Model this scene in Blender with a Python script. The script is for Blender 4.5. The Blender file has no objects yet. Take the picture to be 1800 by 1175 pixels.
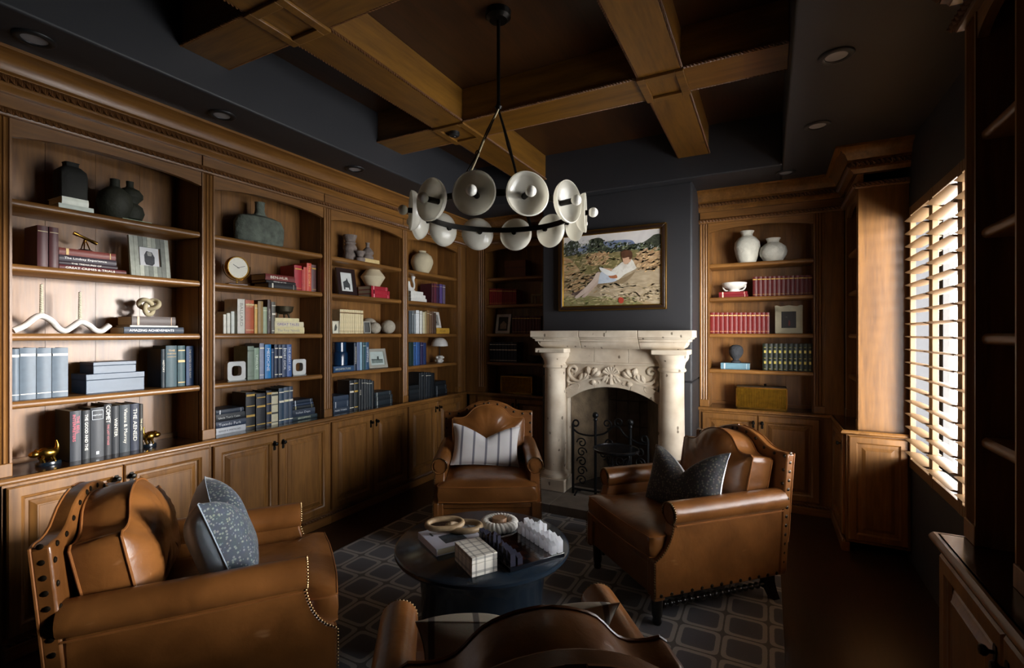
import bpy, bmesh, math, random
from mathutils import Vector, Matrix
R = math.radians
PI = math.pi
SC = bpy.context.scene
COL = SC.collection
random.seed(7)

# ------------------------------------------------------------------ camera, daylight, exposure
cam_d = bpy.data.cameras.new('camera')
cam_d.sensor_width = 36.0
cam_d.lens = 36.0 * 855.0 / 1800.0
cam_d.clip_start = 0.02
cam = bpy.data.objects.new('camera', cam_d)
COL.objects.link(cam)
cam.location = (0, 0, 1.45)
cam.rotation_euler = (R(90), 0, R(27.8))
SC.camera = cam

world = bpy.data.worlds.new('daylight')
SC.world = world
world.use_nodes = True
wb = world.node_tree.nodes['Background']
wb.inputs['Color'].default_value = (0.95, 0.975, 1.0, 1)
wb.inputs['Strength'].default_value = 9.0

portal_d = bpy.data.lights.new('window_portal', 'AREA')
portal_d.shape = 'RECTANGLE'
portal_d.size = 1.72
portal_d.size_y = 1.98
portal_d.cycles.is_portal = True
portal = bpy.data.objects.new('window_portal', portal_d)
COL.objects.link(portal)
portal.location = (0.99, 2.99, 1.43)
portal.rotation_euler = (0, R(90), 0)

# hazy low sun coming across the garden and in through the shutters
sun_d = bpy.data.lights.new('hazy_sun', 'SUN')
sun_d.energy = 4.6
sun_d.angle = R(10)
sun_d.color = (1.0, 0.97, 0.93)
sun = bpy.data.objects.new('hazy_sun', sun_d)
COL.objects.link(sun)
sun.rotation_euler = Vector((-0.88, -0.50, -0.06)).to_track_quat('-Z', 'Y').to_euler()

# second sun lamp, added to brighten the window end panel, fireplace and right bookcase
gl_d = bpy.data.lights.new('added_cross_sun', 'SUN')
gl_d.energy = 3.6
gl_d.angle = R(24)
gl_d.color = (1.0, 0.95, 0.86)
gl = bpy.data.objects.new('added_cross_sun', gl_d)
COL.objects.link(gl)
gl.rotation_euler = Vector((-0.62, 0.78, 0.02)).to_track_quat('-Z', 'Y').to_euler()

SC.view_settings.view_transform = 'Standard'
SC.view_settings.look = 'None'
SC.view_settings.gamma = 1.0
SC.view_settings.use_curve_mapping = False
SC.view_settings.exposure = 1.45
SC.cycles.use_denoising = True
SC.cycles.max_bounces = 8
SC.cycles.diffuse_bounces = 5
SC.cycles.transparent_max_bounces = 16
SC.cycles.sample_clamp_indirect = 6.0

# ------------------------------------------------------------------ helpers
def lin(h):
    if not isinstance(h, str):
        return tuple(h)
    c = [int(h[i:i + 2], 16) / 255 for i in (0, 2, 4)]
    return tuple(x / 12.92 if x <= 0.04045 else ((x + 0.055) / 1.055) ** 2.4 for x in c)

class MB:
    def __init__(s):
        s.v, s.f, s.m = [], [], []
    def add(s, v, f, mi=0):
        o = len(s.v)
        s.v += [tuple(p) for p in v]
        s.f += [tuple(i + o for i in q) for q in f]
        s.m += [mi] * len(f)
        return s
    def box(s, x0, x1, y0, y1, z0, z1, mi=0):
        v = [(x, y, z) for x in (x0, x1) for y in (y0, y1) for z in (z0, z1)]
        return s.add(v, [(0, 1, 3, 2), (4, 6, 7, 5), (0, 4, 5, 1), (2, 3, 7, 6), (0, 2, 6, 4), (1, 5, 7, 3)], mi)
    def prism(s, poly, ax, a, b, mi=0):
        n = len(poly)
        def P(p, t):
            return (t, p[0], p[1]) if ax == 'x' else ((p[0], t, p[1]) if ax == 'y' else (p[0], p[1], t))
        v = [P(p, a) for p in poly] + [P(p, b) for p in poly]
        f = [(i, (i + 1) % n, n + (i + 1) % n, n + i) for i in range(n)]
        return s.add(v, f + [tuple(range(n)), tuple(range(2 * n - 1, n - 1, -1))], mi)
    def lathe(s, prof, n=24, c=(0, 0, 0), mi=0, sx=1, sy=1, wob=0.0, caps=True):
        v, f = [], []
        k = len(prof)
        for (r, z) in prof:
            for i in range(n):
                a = 2 * PI * i / n
                rr = max(r, 1e-4) * (1 + wob * math.sin(3 * a + 9 * z) * 0.5)
                v.append((c[0] + rr * math.cos(a) * sx, c[1] + rr * math.sin(a) * sy, c[2] + z))
        for j in range(k - 1):
            for i in range(n):
                f.append((j * n + i, j * n + (i + 1) % n, (j + 1) * n + (i + 1) % n, (j + 1) * n + i))
        if caps:
            f += [tuple(range(n - 1, -1, -1)), tuple(range((k - 1) * n, k * n))]
        return s.add(v, f, mi)
    def tube(s, pts, r, n=8, closed=False, mi=0, flat=1.0, twist=0.0):
        pts = [Vector(p) for p in pts]
        k = len(pts)
        rs = r if isinstance(r, (list, tuple)) else [r] * k
        T = []
        for i in range(k):
            a = pts[(i - 1) % k] if (closed or i > 0) else pts[i]
            b = pts[(i + 1) % k] if (closed or i < k - 1) else pts[i]
            T.append((b - a).normalized())
        up = Vector((0, 0, 1)) if abs(T[0].z) < 0.9 else Vector((0, 1, 0))
        nrm = (up - T[0] * up.dot(T[0])).normalized()
        v, f = [], []
        for i in range(k):
            nrm = (nrm - T[i] * nrm.dot(T[i])).normalized()
            bn = T[i].cross(nrm)
            for j in range(n):
                a = 2 * PI * j / n + twist * i
                v.append(pts[i] + nrm * (math.cos(a) * rs[i]) + bn * (math.sin(a) * rs[i] * flat))
        kk = k if closed else k - 1
        for i in range(kk):
            o, q = i * n, ((i + 1) % k) * n
            for j in range(n):
                f.append((o + j, o + (j + 1) % n, q + (j + 1) % n, q + j))
        if not closed:
            f += [tuple(range(n - 1, -1, -1)), tuple(range((k - 1) * n, k * n))]
        return s.add(v, f, mi)
    def ball(s, c, r, n=12, m=8, mi=0, sc=(1, 1, 1)):
        v = [(c[0], c[1], c[2] - r * sc[2])]
        for j in range(1, m):
            t = PI * j / m
            for i in range(n):
                a = 2 * PI * i / n
                v.append((c[0] + r * sc[0] * math.sin(t) * math.cos(a), c[1] + r * sc[1] * math.sin(t) * math.sin(a), c[2] - r * sc[2] * math.cos(t)))
        v.append((c[0], c[1], c[2] + r * sc[2]))
        f = [(0, 1 + (i + 1) % n, 1 + i) for i in range(n)]
        for j in range(m - 2):
            for i in range(n):
                f.append((1 + j * n + i, 1 + j * n + (i + 1) % n, 1 + (j + 1) * n + (i + 1) % n, 1 + (j + 1) * n + i))
        o = 1 + (m - 2) * n
        f += [(o + i, o + (i + 1) % n, o + n) for i in range(n)]
        return s.add(v, f, mi)
    def sweep(s, path, prof, mi=0):
        """profile (offset to the right of travel, z) carried along a plan path with mitred corners"""
        k, n = len(path), len(prof)
        P = [Vector(p) for p in path]
        v, f = [], []
        for i in range(k):
            d0 = (P[i] - P[i - 1]).normalized() if i > 0 else None
            d1 = (P[i + 1] - P[i]).normalized() if i < k - 1 else None
            d0 = d0 or d1
            d1 = d1 or d0
            n0, n1 = Vector((d0.y, -d0.x)), Vector((d1.y, -d1.x))
            m = (n0 + n1)
            m = m / max(1e-6, m.dot(n0))
            for (o, z) in prof:
                v.append((P[i].x + m.x * o, P[i].y + m.y * o, z))
        for i in range(k - 1):
            for j in range(n):
                f.append((i * n + j, i * n + (j + 1) % n, (i + 1) * n + (j + 1) % n, (i + 1) * n + j))
        f += [tuple(range(n)), tuple(range(k * n - 1, (k - 1) * n - 1, -1))]
        return s.add(v, f, mi)
    def rings(s, x0, x1, z0, z1, rr, cap=True, mi=0):
        """nested rectangles in the xz plane: (inset, y)"""
        v, f = [], []
        for (a, y) in rr:
            v += [(x0 + a, y, z0 + a), (x1 - a, y, z0 + a), (x1 - a, y, z1 - a), (x0 + a, y, z1 - a)]
        for i in range(len(rr) - 1):
            for j in range(4):
                f.append((i * 4 + j, i * 4 + (j + 1) % 4, i * 4 + 4 + (j + 1) % 4, i * 4 + 4 + j))
        if cap:
            f.append(tuple(range(len(rr) * 4 - 4, len(rr) * 4)))
        return s.add(v, f, mi)
    def tf(s, M, i0=0):
        s.v[i0:] = [tuple(M @ Vector(p)) for p in s.v[i0:]]
        return s

def mesh(mb, name, mats, smooth=True, angle=38, fix=True):
    me = bpy.data.meshes.new(name)
    me.from_pydata(mb.v, [], mb.f)
    for m in (mats if isinstance(mats, (list, tuple)) else [mats]):
        me.materials.append(m)
    if any(mb.m):
        me.polygons.foreach_set('material_index', mb.m)
    if fix:
        bm = bmesh.new()
        bm.from_mesh(me)
        bmesh.ops.recalc_face_normals(bm, faces=bm.faces)
        bm.to_mesh(me)
        bm.free()
    if smooth:
        me.polygons.foreach_set('use_smooth', [True] * len(me.polygons))
        me.set_sharp_from_angle(angle=R(angle))
    me.update()
    return me

def put(me, name, parent=None, loc=None, rot=None, bevel=0, seg=2, sub=0):
    o = bpy.data.objects.new(name, me)
    COL.objects.link(o)
    if parent is not None:
        o.parent = parent
    if loc is not None:
        o.location = loc
    if rot is not None:
        o.rotation_euler = rot
    if bevel:
        b = o.modifiers.new('bevel', 'BEVEL')
        b.width = bevel
        b.segments = seg
        b.limit_method = 'ANGLE'
        b.angle_limit = R(40)
    if sub:
        u = o.modifiers.new('sub', 'SUBSURF')
        u.levels = u.render_levels = sub
    return o

def obj(mb, name, mats, parent=None, loc=None, rot=None, bevel=0, seg=2, sub=0, smooth=True, angle=38):
    return put(mesh(mb, name, mats, smooth, angle), name, parent, loc, rot, bevel, seg, sub)

def tag(o, label, cat, group=None):
    o['label'] = label
    o['category'] = cat
    if group:
        o['group'] = group
    return o

def struct(o, label=None):
    o['kind'] = 'structure'
    if label:
        o['label'] = label
    return o

def stuff(o):
    o['kind'] = 'stuff'
    return o

def empty(name, loc=(0, 0, 0), rz=0.0, parent=None):
    o = bpy.data.objects.new(name, None)
    COL.objects.link(o)
    o.location = loc
    o.rotation_euler = (0, 0, rz)
    o.empty_display_size = 0.05
    if parent is not None:
        o.parent = parent
    return o

def thing(name, label, cat, loc=(0, 0, 0), rz=0.0, group=None):
    return tag(empty(name, loc, rz), label, cat, group)

def dup(o, parent=None):
    c = o.copy()
    COL.objects.link(c)
    c.parent = parent
    for ch in list(o.children):
        dup(ch, c)
    return c

def at_frame(rootmat, p):
    return rootmat @ Vector(p)

# ------------------------------------------------------------------ materials
_mc = {}
def nodes(name):
    m = bpy.data.materials.new(name)
    m.use_nodes = True
    nt = m.node_tree
    return m, nt, nt.nodes['Principled BSDF']

def N(nt, kind, **kw):
    n = nt.nodes.new(kind)
    for k, v in kw.items():
        if k.startswith('i_'):
            n.inputs[k[2:]].default_value = v
        else:
            setattr(n, k, v)
    return n

def mat(col, rough=0.5, metal=0.0, var=0.12, scale=14.0, bump=0.0, bscale=None, coat=0.0, name=None, spec=0.5, sheen=0.0):
    key = ('m', col, rough, metal, var, scale, bump, bscale, coat, spec, sheen)
    if key in _mc:
        return _mc[key]
    m, nt, b = nodes(name or 'surface')
    c = lin(col)
    tc = N(nt, 'ShaderNodeTexCoord')
    nz = N(nt, 'ShaderNodeTexNoise', i_Scale=scale, i_Detail=4.0)
    nt.links.new(tc.outputs['Object'], nz.inputs['Vector'])
    rp = N(nt, 'ShaderNodeValToRGB')
    rp.color_ramp.elements[0].position = 0.3
    rp.color_ramp.elements[1].position = 0.7
    rp.color_ramp.elements[0].color = (*[max(0, x * (1 - var)) for x in c], 1)
    rp.color_ramp.elements[1].color = (*[min(1, x * (1 + var)) for x in c], 1)
    nt.links.new(nz.outputs['Fac'], rp.inputs['Fac'])
    nt.links.new(rp.outputs['Color'], b.inputs['Base Color'])
    b.inputs['Roughness'].default_value = rough
    b.inputs['Metallic'].default_value = metal
    b.inputs['Coat Weight'].default_value = coat
    b.inputs['Coat Roughness'].default_value = 0.12
    b.inputs['Specular IOR Level'].default_value = spec
    b.inputs['Sheen Weight'].default_value = sheen
    if bump:
        n2 = N(nt, 'ShaderNodeTexNoise', i_Scale=bscale or scale * 6, i_Detail=3.0)
        nt.links.new(tc.outputs['Object'], n2.inputs['Vector'])
        bp = N(nt, 'ShaderNodeBump', i_Strength=bump, i_Distance=0.01)
        nt.links.new(n2.outputs['Fac'], bp.inputs['Height'])
        nt.links.new(bp.outputs['Normal'], b.inputs['Normal'])
    _mc[key] = m
    return m

def wood(axis, dark, light, rough=0.4, coat=0.15, name='wood'):
    key = ('w', axis, dark, light, rough, coat)
    if key in _mc:
        return _mc[key]
    m, nt, b = nodes(name)
    tc = N(nt, 'ShaderNodeTexCoord')
    oi = N(nt, 'ShaderNodeObjectInfo')
    ad = N(nt, 'ShaderNodeVectorMath', operation='ADD')
    ml = N(nt, 'ShaderNodeVectorMath', operation='SCALE')
    cb = N(nt, 'ShaderNodeCombineXYZ')
    for k in 'XYZ':
        nt.links.new(oi.outputs['Random'], cb.inputs[k])
    nt.links.new(cb.outputs[0], ml.inputs[0])
    ml.inputs['Scale'].default_value = 7.0
    nt.links.new(tc.outputs['Object'], ad.inputs[0])
    nt.links.new(ml.outputs[0], ad.inputs[1])
    sc = [9.0, 9.0, 9.0]
    sc['xyz'.index(axis)] = 0.8
    mp = N(nt, 'ShaderNodeMapping')
    mp.inputs['Scale'].default_value = sc
    nt.links.new(ad.outputs[0], mp.inputs['Vector'])
    n1 = N(nt, 'ShaderNodeTexNoise', i_Scale=1.6, i_Detail=6.0, i_Distortion=0.6)
    nt.links.new(mp.outputs[0], n1.inputs['Vector'])
    n2 = N(nt, 'ShaderNodeTexNoise', i_Scale=9.0, i_Detail=3.0)
    nt.links.new(mp.outputs[0], n2.inputs['Vector'])
    mx = N(nt, 'ShaderNodeMix', data_type='FLOAT')
    mx.inputs[0].default_value = 0.35
    nt.links.new(n1.outputs['Fac'], mx.inputs[2])
    nt.links.new(n2.outputs['Fac'], mx.inputs[3])
    rp = N(nt, 'ShaderNodeValToRGB')
    rp.color_ramp.elements[0].position = 0.32
    rp.color_ramp.elements[1].position = 0.68
    rp.color_ramp.elements[0].color = (*lin(dark), 1)
    rp.color_ramp.elements[1].color = (*lin(light), 1)
    nt.links.new(mx.outputs[0], rp.inputs['Fac'])
    # knots
    vo = N(nt, 'ShaderNodeTexVoronoi', i_Scale=2.1)
    nt.links.new(ad.outputs[0], vo.inputs['Vector'])
    kr = N(nt, 'ShaderNodeValToRGB')
    kr.color_ramp.elements[0].position = 0.02
    kr.color_ramp.elements[1].position = 0.075
    kr.color_ramp.elements[0].color = (0.45, 0.4, 0.36, 1)
    kr.color_ramp.elements[1].color = (1, 1, 1, 1)
    nt.links.new(vo.outputs['Distance'], kr.inputs['Fac'])
    mm = N(nt, 'ShaderNodeMix', data_type='RGBA', blend_type='MULTIPLY')
    mm.inputs[0].default_value = 1.0
    nt.links.new(rp.outputs['Color'], mm.inputs[6])
    nt.links.new(kr.outputs['Color'], mm.inputs[7])
    nt.links.new(mm.outputs[2], b.inputs['Base Color'])
    b.inputs['Roughness'].default_value = rough
    b.inputs['Coat Weight'].default_value = coat
    b.inputs['Coat Roughness'].default_value = 0.2
    bp = N(nt, 'ShaderNodeBump', i_Strength=0.05, i_Distance=0.004)
    nt.links.new(n2.outputs['Fac'], bp.inputs['Height'])
    nt.links.new(bp.outputs['Normal'], b.inputs['Normal'])
    _mc[key] = m
    return m

WD, WL = '64411e', '926430'
WV = wood('z', WD, WL, name='alder_upright')
WH = wood('x', WD, WL, name='alder_across')
WY = wood('y', WD, WL, name='alder_along')
WB = wood('y', '5a3a12', '82591c', 0.42, 0.1, name='beam_along')
WBX = wood('x', '5a3a12', '82591c', 0.42, 0.1, name='beam_across')
WCR = wood('y', WD, WL, 0.27, 0.4, name='crown_alder')
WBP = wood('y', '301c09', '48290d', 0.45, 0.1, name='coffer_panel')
WTOP = wood('x', '2c1c12', '40291a', 0.16, 0.5, name='worktop_stain')
WTOPY = wood('y', '2c1c12', '40291a', 0.16, 0.5, name='worktop_stain_along')
WFLOOR = wood('y', '24140c', '3a2214', 0.35, 0.2, name='floor_oak')
PAINT = mat('2b2b2e', 0.55, var=0.05, scale=3, bump=0.04, bscale=160, name='charcoal_paint')
IRON = mat('17181a', 0.45, 0.6, name='black_iron')
BLACKM = mat('15130f', 0.38, 0.7, name='dark_bronze')
BRASS = mat('b58a3c', 0.25, 1.0, var=0.2, name='brass')
DARKLEG = mat('15100c', 0.28, coat=0.3, name='ebonised_wood')
CREAM = mat('cfc6b4', 0.75, bump=0.25, bscale=60, name='cream_ceramic')
PAGES = mat('d6cbb0', 0.8, var=0.06, name='paper')

def stone(name='cantera_stone'):
    m, nt, b = nodes(name)
    tc = N(nt, 'ShaderNodeTexCoord')
    n1 = N(nt, 'ShaderNodeTexNoise', i_Scale=5.0, i_Detail=6.0)
    nt.links.new(tc.outputs['Object'], n1.inputs['Vector'])
    rp = N(nt, 'ShaderNodeValToRGB')
    rp.color_ramp.elements[0].color = (*lin('bdab94'), 1)
    rp.color_ramp.elements[1].color = (*lin('e6dac6'), 1)
    rp.color_ramp.elements[0].position = 0.3
    rp.color_ramp.elements[1].position = 0.7
    nt.links.new(n1.outputs['Fac'], rp.inputs['Fac'])
    mp = N(nt, 'ShaderNodeMapping')
    mp.inputs['Scale'].default_value = (1, 1, 0.55)
    nt.links.new(tc.outputs['Object'], mp.inputs['Vector'])
    vo = N(nt, 'ShaderNodeTexVoronoi', i_Scale=16.0, i_Randomness=1.0)
    nt.links.new(mp.outputs[0], vo.inputs['Vector'])
    n3 = N(nt, 'ShaderNodeTexNoise', i_Scale=30.0)
    nt.links.new(tc.outputs['Object'], n3.inputs['Vector'])
    ad = N(nt, 'ShaderNodeMath', operation='MULTIPLY_ADD')
    ad.inputs[1].default_value = 0.35
    nt.links.new(n3.outputs['Fac'], ad.inputs[0])
    nt.links.new(vo.outputs['Distance'], ad.inputs[2])
    pr = N(nt, 'ShaderNodeValToRGB')
    pr.color_ramp.elements[0].position = 0.275
    pr.color_ramp.elements[1].position = 0.32
    pr.color_ramp.elements[0].color = (0.33, 0.30, 0.27, 1)
    pr.color_ramp.elements[1].color = (1, 1, 1, 1)
    nt.links.new(ad.outputs[0], pr.inputs['Fac'])
    mm = N(nt, 'ShaderNodeMix', data_type='RGBA', blend_type='MULTIPLY')
    mm.inputs[0].default_value = 1.0
    nt.links.new(rp.outputs['Color'], mm.inputs[6])
    nt.links.new(pr.outputs['Color'], mm.inputs[7])
    nt.links.new(mm.outputs[2], b.inputs['Base Color'])
    b.inputs['Roughness'].default_value = 0.85
    bp = N(nt, 'ShaderNodeBump', i_Strength=0.35, i_Distance=0.006)
    nt.links.new(pr.outputs['Color'], bp.inputs['Height'])
    nt.links.new(bp.outputs['Normal'], b.inputs['Normal'])
    return m
STONE = stone()

def leather():
    m, nt, b = nodes('cognac_leather')
    tc = N(nt, 'ShaderNodeTexCoord')
    n1 = N(nt, 'ShaderNodeTexNoise', i_Scale=5.0, i_Detail=5.0, i_Distortion=0.4)
    nt.links.new(tc.outputs['Object'], n1.inputs['Vector'])
    rp = N(nt, 'ShaderNodeValToRGB')
    rp.color_ramp.elements[0].position = 0.3
    rp.color_ramp.elements[1].position = 0.72
    rp.color_ramp.elements[0].color = (*lin('5f3919'), 1)
    rp.color_ramp.elements[1].color = (*lin('86552a'), 1)
    nt.links.new(n1.outputs['Fac'], rp.inputs['Fac'])
    # fine pale scratches
    mp = N(nt, 'ShaderNodeMapping')
    mp.inputs['Scale'].default_value = (60, 4, 14)
    mp.inputs['Rotation'].default_value = (0.4, 0.3, 0.7)
    nt.links.new(tc.outputs['Object'], mp.inputs['Vector'])
    n2 = N(nt, 'ShaderNodeTexNoise', i_Scale=1.5, i_Detail=2.0)
    nt.links.new(mp.outputs[0], n2.inputs['Vector'])
    sr = N(nt, 'ShaderNodeValToRGB')
    sr.color_ramp.elements[0].position = 0.72
    sr.color_ramp.elements[1].position = 0.80
    sr.color_ramp.elements[0].color = (0, 0, 0, 1)
    sr.color_ramp.elements[1].color = (0.35, 0.35, 0.35, 1)
    nt.links.new(n2.outputs['Fac'], sr.inputs['Fac'])
    mm = N(nt, 'ShaderNodeMix', data_type='RGBA')
    nt.links.new(sr.outputs['Color'], mm.inputs[0])
    nt.links.new(rp.outputs['Color'], mm.inputs[6])
    mm.inputs[7].default_value = (*lin('c99a70'), 1)
    nt.links.new(mm.outputs[2], b.inputs['Base Color'])
    b.inputs['Roughness'].default_value = 0.28
    b.inputs['Specular IOR Level'].default_value = 0.6
    v2 = N(nt, 'ShaderNodeTexVoronoi', i_Scale=260.0)
    nt.links.new(tc.outputs['Object'], v2.inputs['Vector'])
    n3 = N(nt, 'ShaderNodeTexNoise', i_Scale=11.0, i_Detail=3.0, i_Distortion=0.3)
    nt.links.new(tc.outputs['Object'], n3.inputs['Vector'])
    b1 = N(nt, 'ShaderNodeBump', i_Strength=0.06, i_Distance=0.002)
    nt.links.new(v2.outputs['Distance'], b1.inputs['Height'])
    b2 = N(nt, 'ShaderNodeBump', i_Strength=0.12, i_Distance=0.03)
    nt.links.new(n3.outputs['Fac'], b2.inputs['Height'])
    nt.links.new(b1.outputs['Normal'], b2.inputs['Normal'])
    nt.links.new(b2.outputs['Normal'], b.inputs['Normal'])
    return m
LEATHER = leather()
PIPING = mat('85532a', 0.35, name='leather_piping')
NAIL = mat('2e261c', 0.3, 0.8, name='dark_nailhead')
NAILS = mat('6e5a3c', 0.35, 0.8, name='antique_nailhead')

def rug_mat():
    m, nt, b = nodes('trellis_rug')
    tc = N(nt, 'ShaderNodeTexCoord')
    sp = N(nt, 'ShaderNodeSeparateXYZ')
    nt.links.new(tc.outputs['Object'], sp.inputs[0])
    def axis(out):
        a = N(nt, 'ShaderNodeMath', operation='MULTIPLY')
        a.inputs[1].default_value = 1 / 0.195
        nt.links.new(out, a.inputs[0])
        f = N(nt, 'ShaderNodeMath', operation='FRACT')
        nt.links.new(a.outputs[0], f.inputs[0])
        s = N(nt, 'ShaderNodeMath', operation='SUBTRACT')
        nt.links.new(f.outputs[0], s.inputs[0])
        s.inputs[1].default_value = 0.5
        q = N(nt, 'ShaderNodeMath', operation='ABSOLUTE')
        nt.links.new(s.outputs[0], q.inputs[0])
        return q.outputs[0]
    ax, ay = axis(sp.outputs['X']), axis(sp.outputs['Y'])
    def powsum(p):
        outs = []
        for o in (ax, ay):
            k = N(nt, 'ShaderNodeMath', operation='POWER')
            nt.links.new(o, k.inputs[0])
            k.inputs[1].default_value = p
            outs.append(k.outputs[0])
        a = N(nt, 'ShaderNodeMath', operation='ADD')
        nt.links.new(outs[0], a.inputs[0])
        nt.links.new(outs[1], a.inputs[1])
        r = N(nt, 'ShaderNodeMath', operation='POWER')
        nt.links.new(a.outputs[0], r.inputs[0])
        r.inputs[1].default_value = 1 / p
        return r.outputs[0]
    d = powsum(7.0)
    nz = N(nt, 'ShaderNodeTexNoise', i_Scale=90.0, i_Detail=2.0)
    nt.links.new(tc.outputs['Object'], nz.inputs['Vector'])
    w = N(nt, 'ShaderNodeMath', operation='MULTIPLY_ADD')
    nt.links.new(nz.outputs['Fac'], w.inputs[0])
    w.inputs[1].default_value = 0.02
    nt.links.new(d, w.inputs[2])
    rp = N(nt, 'ShaderNodeValToRGB')
    e = rp.color_ramp.elements
    e[0].position = 0.0
    e[0].color = (*lin('595c65'), 1)
    e[1].position = 1.0
    e[1].color = (*lin('5d5a58'), 1)
    for p, c in ((0.375, '5e616a'), (0.39, 'a9a7a2'), (0.485, 'a9a7a2'), (0.492, '5f5e5c'), (0.505, '5f5e5c')):
        x = e.new(p)
        x.color = (*lin(c), 1)
    nt.links.new(w.outputs[0], rp.inputs['Fac'])
    n2 = N(nt, 'ShaderNodeTexNoise', i_Scale=220.0, i_Detail=2.0)
    nt.links.new(tc.outputs['Object'], n2.inputs['Vector'])
    mm = N(nt, 'ShaderNodeMix', data_type='RGBA', blend_type='MULTIPLY')
    mm.inputs[0].default_value = 0.35
    nt.links.new(rp.outputs['Color'], mm.inputs[6])
    nt.links.new(n2.outputs['Color'], mm.inputs[7])
    nt.links.new(mm.outputs[2], b.inputs['Base Color'])
    b.inputs['Roughness'].default_value = 0.95
    b.inputs['Sheen Weight'].default_value = 0.2
    bp = N(nt, 'ShaderNodeBump', i_Strength=0.3, i_Distance=0.004)
    nt.links.new(n2.outputs['Fac'], bp.inputs['Height'])
    nt.links.new(bp.outputs['Normal'], b.inputs['Normal'])
    return m

def pane_mat():
    m, nt, b = nodes('window_glass')
    nt.nodes.remove(b)
    t = N(nt, 'ShaderNodeBsdfTransparent')
    g = N(nt, 'ShaderNodeBsdfGlossy', i_Roughness=0.02)
    mx = N(nt, 'ShaderNodeMixShader')
    mx.inputs[0].default_value = 0.06
    nt.links.new(t.outputs[0], mx.inputs[1])
    nt.links.new(g.outputs[0], mx.inputs[2])
    nt.links.new(mx.outputs[0], nt.nodes['Material Output'].inputs['Surface'])
    return m

def opal_mat(col, trans, name):
    m, nt, b = nodes(name)
    b.inputs['Base Color'].default_value = (*lin(col), 1)
    b.inputs['Roughness'].default_value = 0.22
    b.inputs['Coat Weight'].default_value = 0.6
    b.inputs['Coat Roughness'].default_value = 0.05
    tc = N(nt, 'ShaderNodeTexCoord')
    nz = N(nt, 'ShaderNodeTexNoise', i_Scale=120.0, i_Detail=3.0)
    nt.links.new(tc.outputs['Object'], nz.inputs['Vector'])
    bp = N(nt, 'ShaderNodeBump', i_Strength=0.12, i_Distance=0.003)
    nt.links.new(nz.outputs['Fac'], bp.inputs['Height'])
    nt.links.new(bp.outputs['Normal'], b.inputs['Normal'])
    tr = N(nt, 'ShaderNodeBsdfTranslucent')
    tr.inputs['Color'].default_value = (*lin(col), 1)
    mx = N(nt, 'ShaderNodeMixShader')
    mx.inputs[0].default_value = trans
    nt.links.new(b.outputs[0], mx.inputs[1])
    nt.links.new(tr.outputs[0], mx.inputs[2])
    nt.links.new(mx.outputs[0], nt.nodes['Material Output'].inputs['Surface'])
    return m
OPAL = opal_mat('e4e1d7', 0.62, 'seeded_opal_glass')

# ------------------------------------------------------------------ room shell
XL, XR, YB = -3.36, 0.80, 4.95
def shell(name, boxes, m, label=None, bevel=0):
    b = MB()
    for q in boxes:
        b.box(*q)
    return struct(obj(b, name, m, smooth=bool(bevel), bevel=bevel, seg=4), label)

fl = shell('floor', [(XL - 0.1, 1.0, -1.6, YB + 0.1, -0.12, 0.0)], WFLOOR, 'dark stained wooden floor around the rug')
shell('wall_left', [(XL - 0.1, XL, -1.6, YB + 0.1, 0, 2.68)], PAINT)
shell('wall_fireplace', [(XL, 1.0, YB, YB + 0.1, 0, 2.68)], PAINT)
shell('wall_behind', [(XL, 1.0, -1.6, -1.5, 0, 2.68)], PAINT)
WY0, WY1, WZ0, WZ1 = 2.05, 3.89, 0.61, 2.25
shell('wall_right', [(XR, 1.0, -1.5, WY0, 0, 2.68), (XR, 1.0, WY1, YB, 0, 2.68), (XR, 1.0, WY0, WY1, 0, WZ0), (XR, 1.0, WY0, WY1, WZ1, 2.68)], PAINT)
TX0, TX1, TY0, TY1 = -2.53, 0.09, 0.21, 4.05
shell('ceiling', [(XL - 0.1, TX0, -1.6, YB + 0.1, 2.68, 3.16), (TX1, 1.0, -1.6, YB + 0.1, 2.68, 3.16), (TX0, TX1, TY1, YB + 0.1, 2.68, 3.16), (TX0, TX1, -1.6, TY0, 2.68, 3.16)], PAINT,
      'dark charcoal painted soffit around the coffered tray', bevel=0.012)

# tray: wood panels between beams
zb, zc = 2.85, 3.07
BX = [(-2.015, -1.79), (-0.63, -0.41)]
BY = [(1.345, 1.575), (2.69, 2.95)]
cp = struct(empty('ceiling_coffer'), 'stained wood coffered ceiling panels above the beams')
xs = [TX0, BX[0][0], BX[0][1], BX[1][0], BX[1][1], TX1]
ys = [TY0, BY[0][0], BY[0][1], BY[1][0], BY[1][1], TY1]
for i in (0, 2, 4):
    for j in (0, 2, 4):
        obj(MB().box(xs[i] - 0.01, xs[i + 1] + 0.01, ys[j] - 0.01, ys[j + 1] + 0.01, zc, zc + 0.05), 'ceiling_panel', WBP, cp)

def rope(mb, p0, p1, r, pitch=0.02, lobes=4):
    p0, p1 = Vector(p0), Vector(p1)
    L = (p1 - p0).length
    step = pitch / 3.0
    k = max(2, int(L / step) + 1)
    tw = (2 * PI / lobes) / 3.0
    mb.tube([p0 + (p1 - p0) * i / (k - 1) for i in range(k)], r, lobes, twist=tw)
    return mb
ROPEM = mat('6a4524', 0.4, var=0.1, name='rope_moulding_wood')

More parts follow.
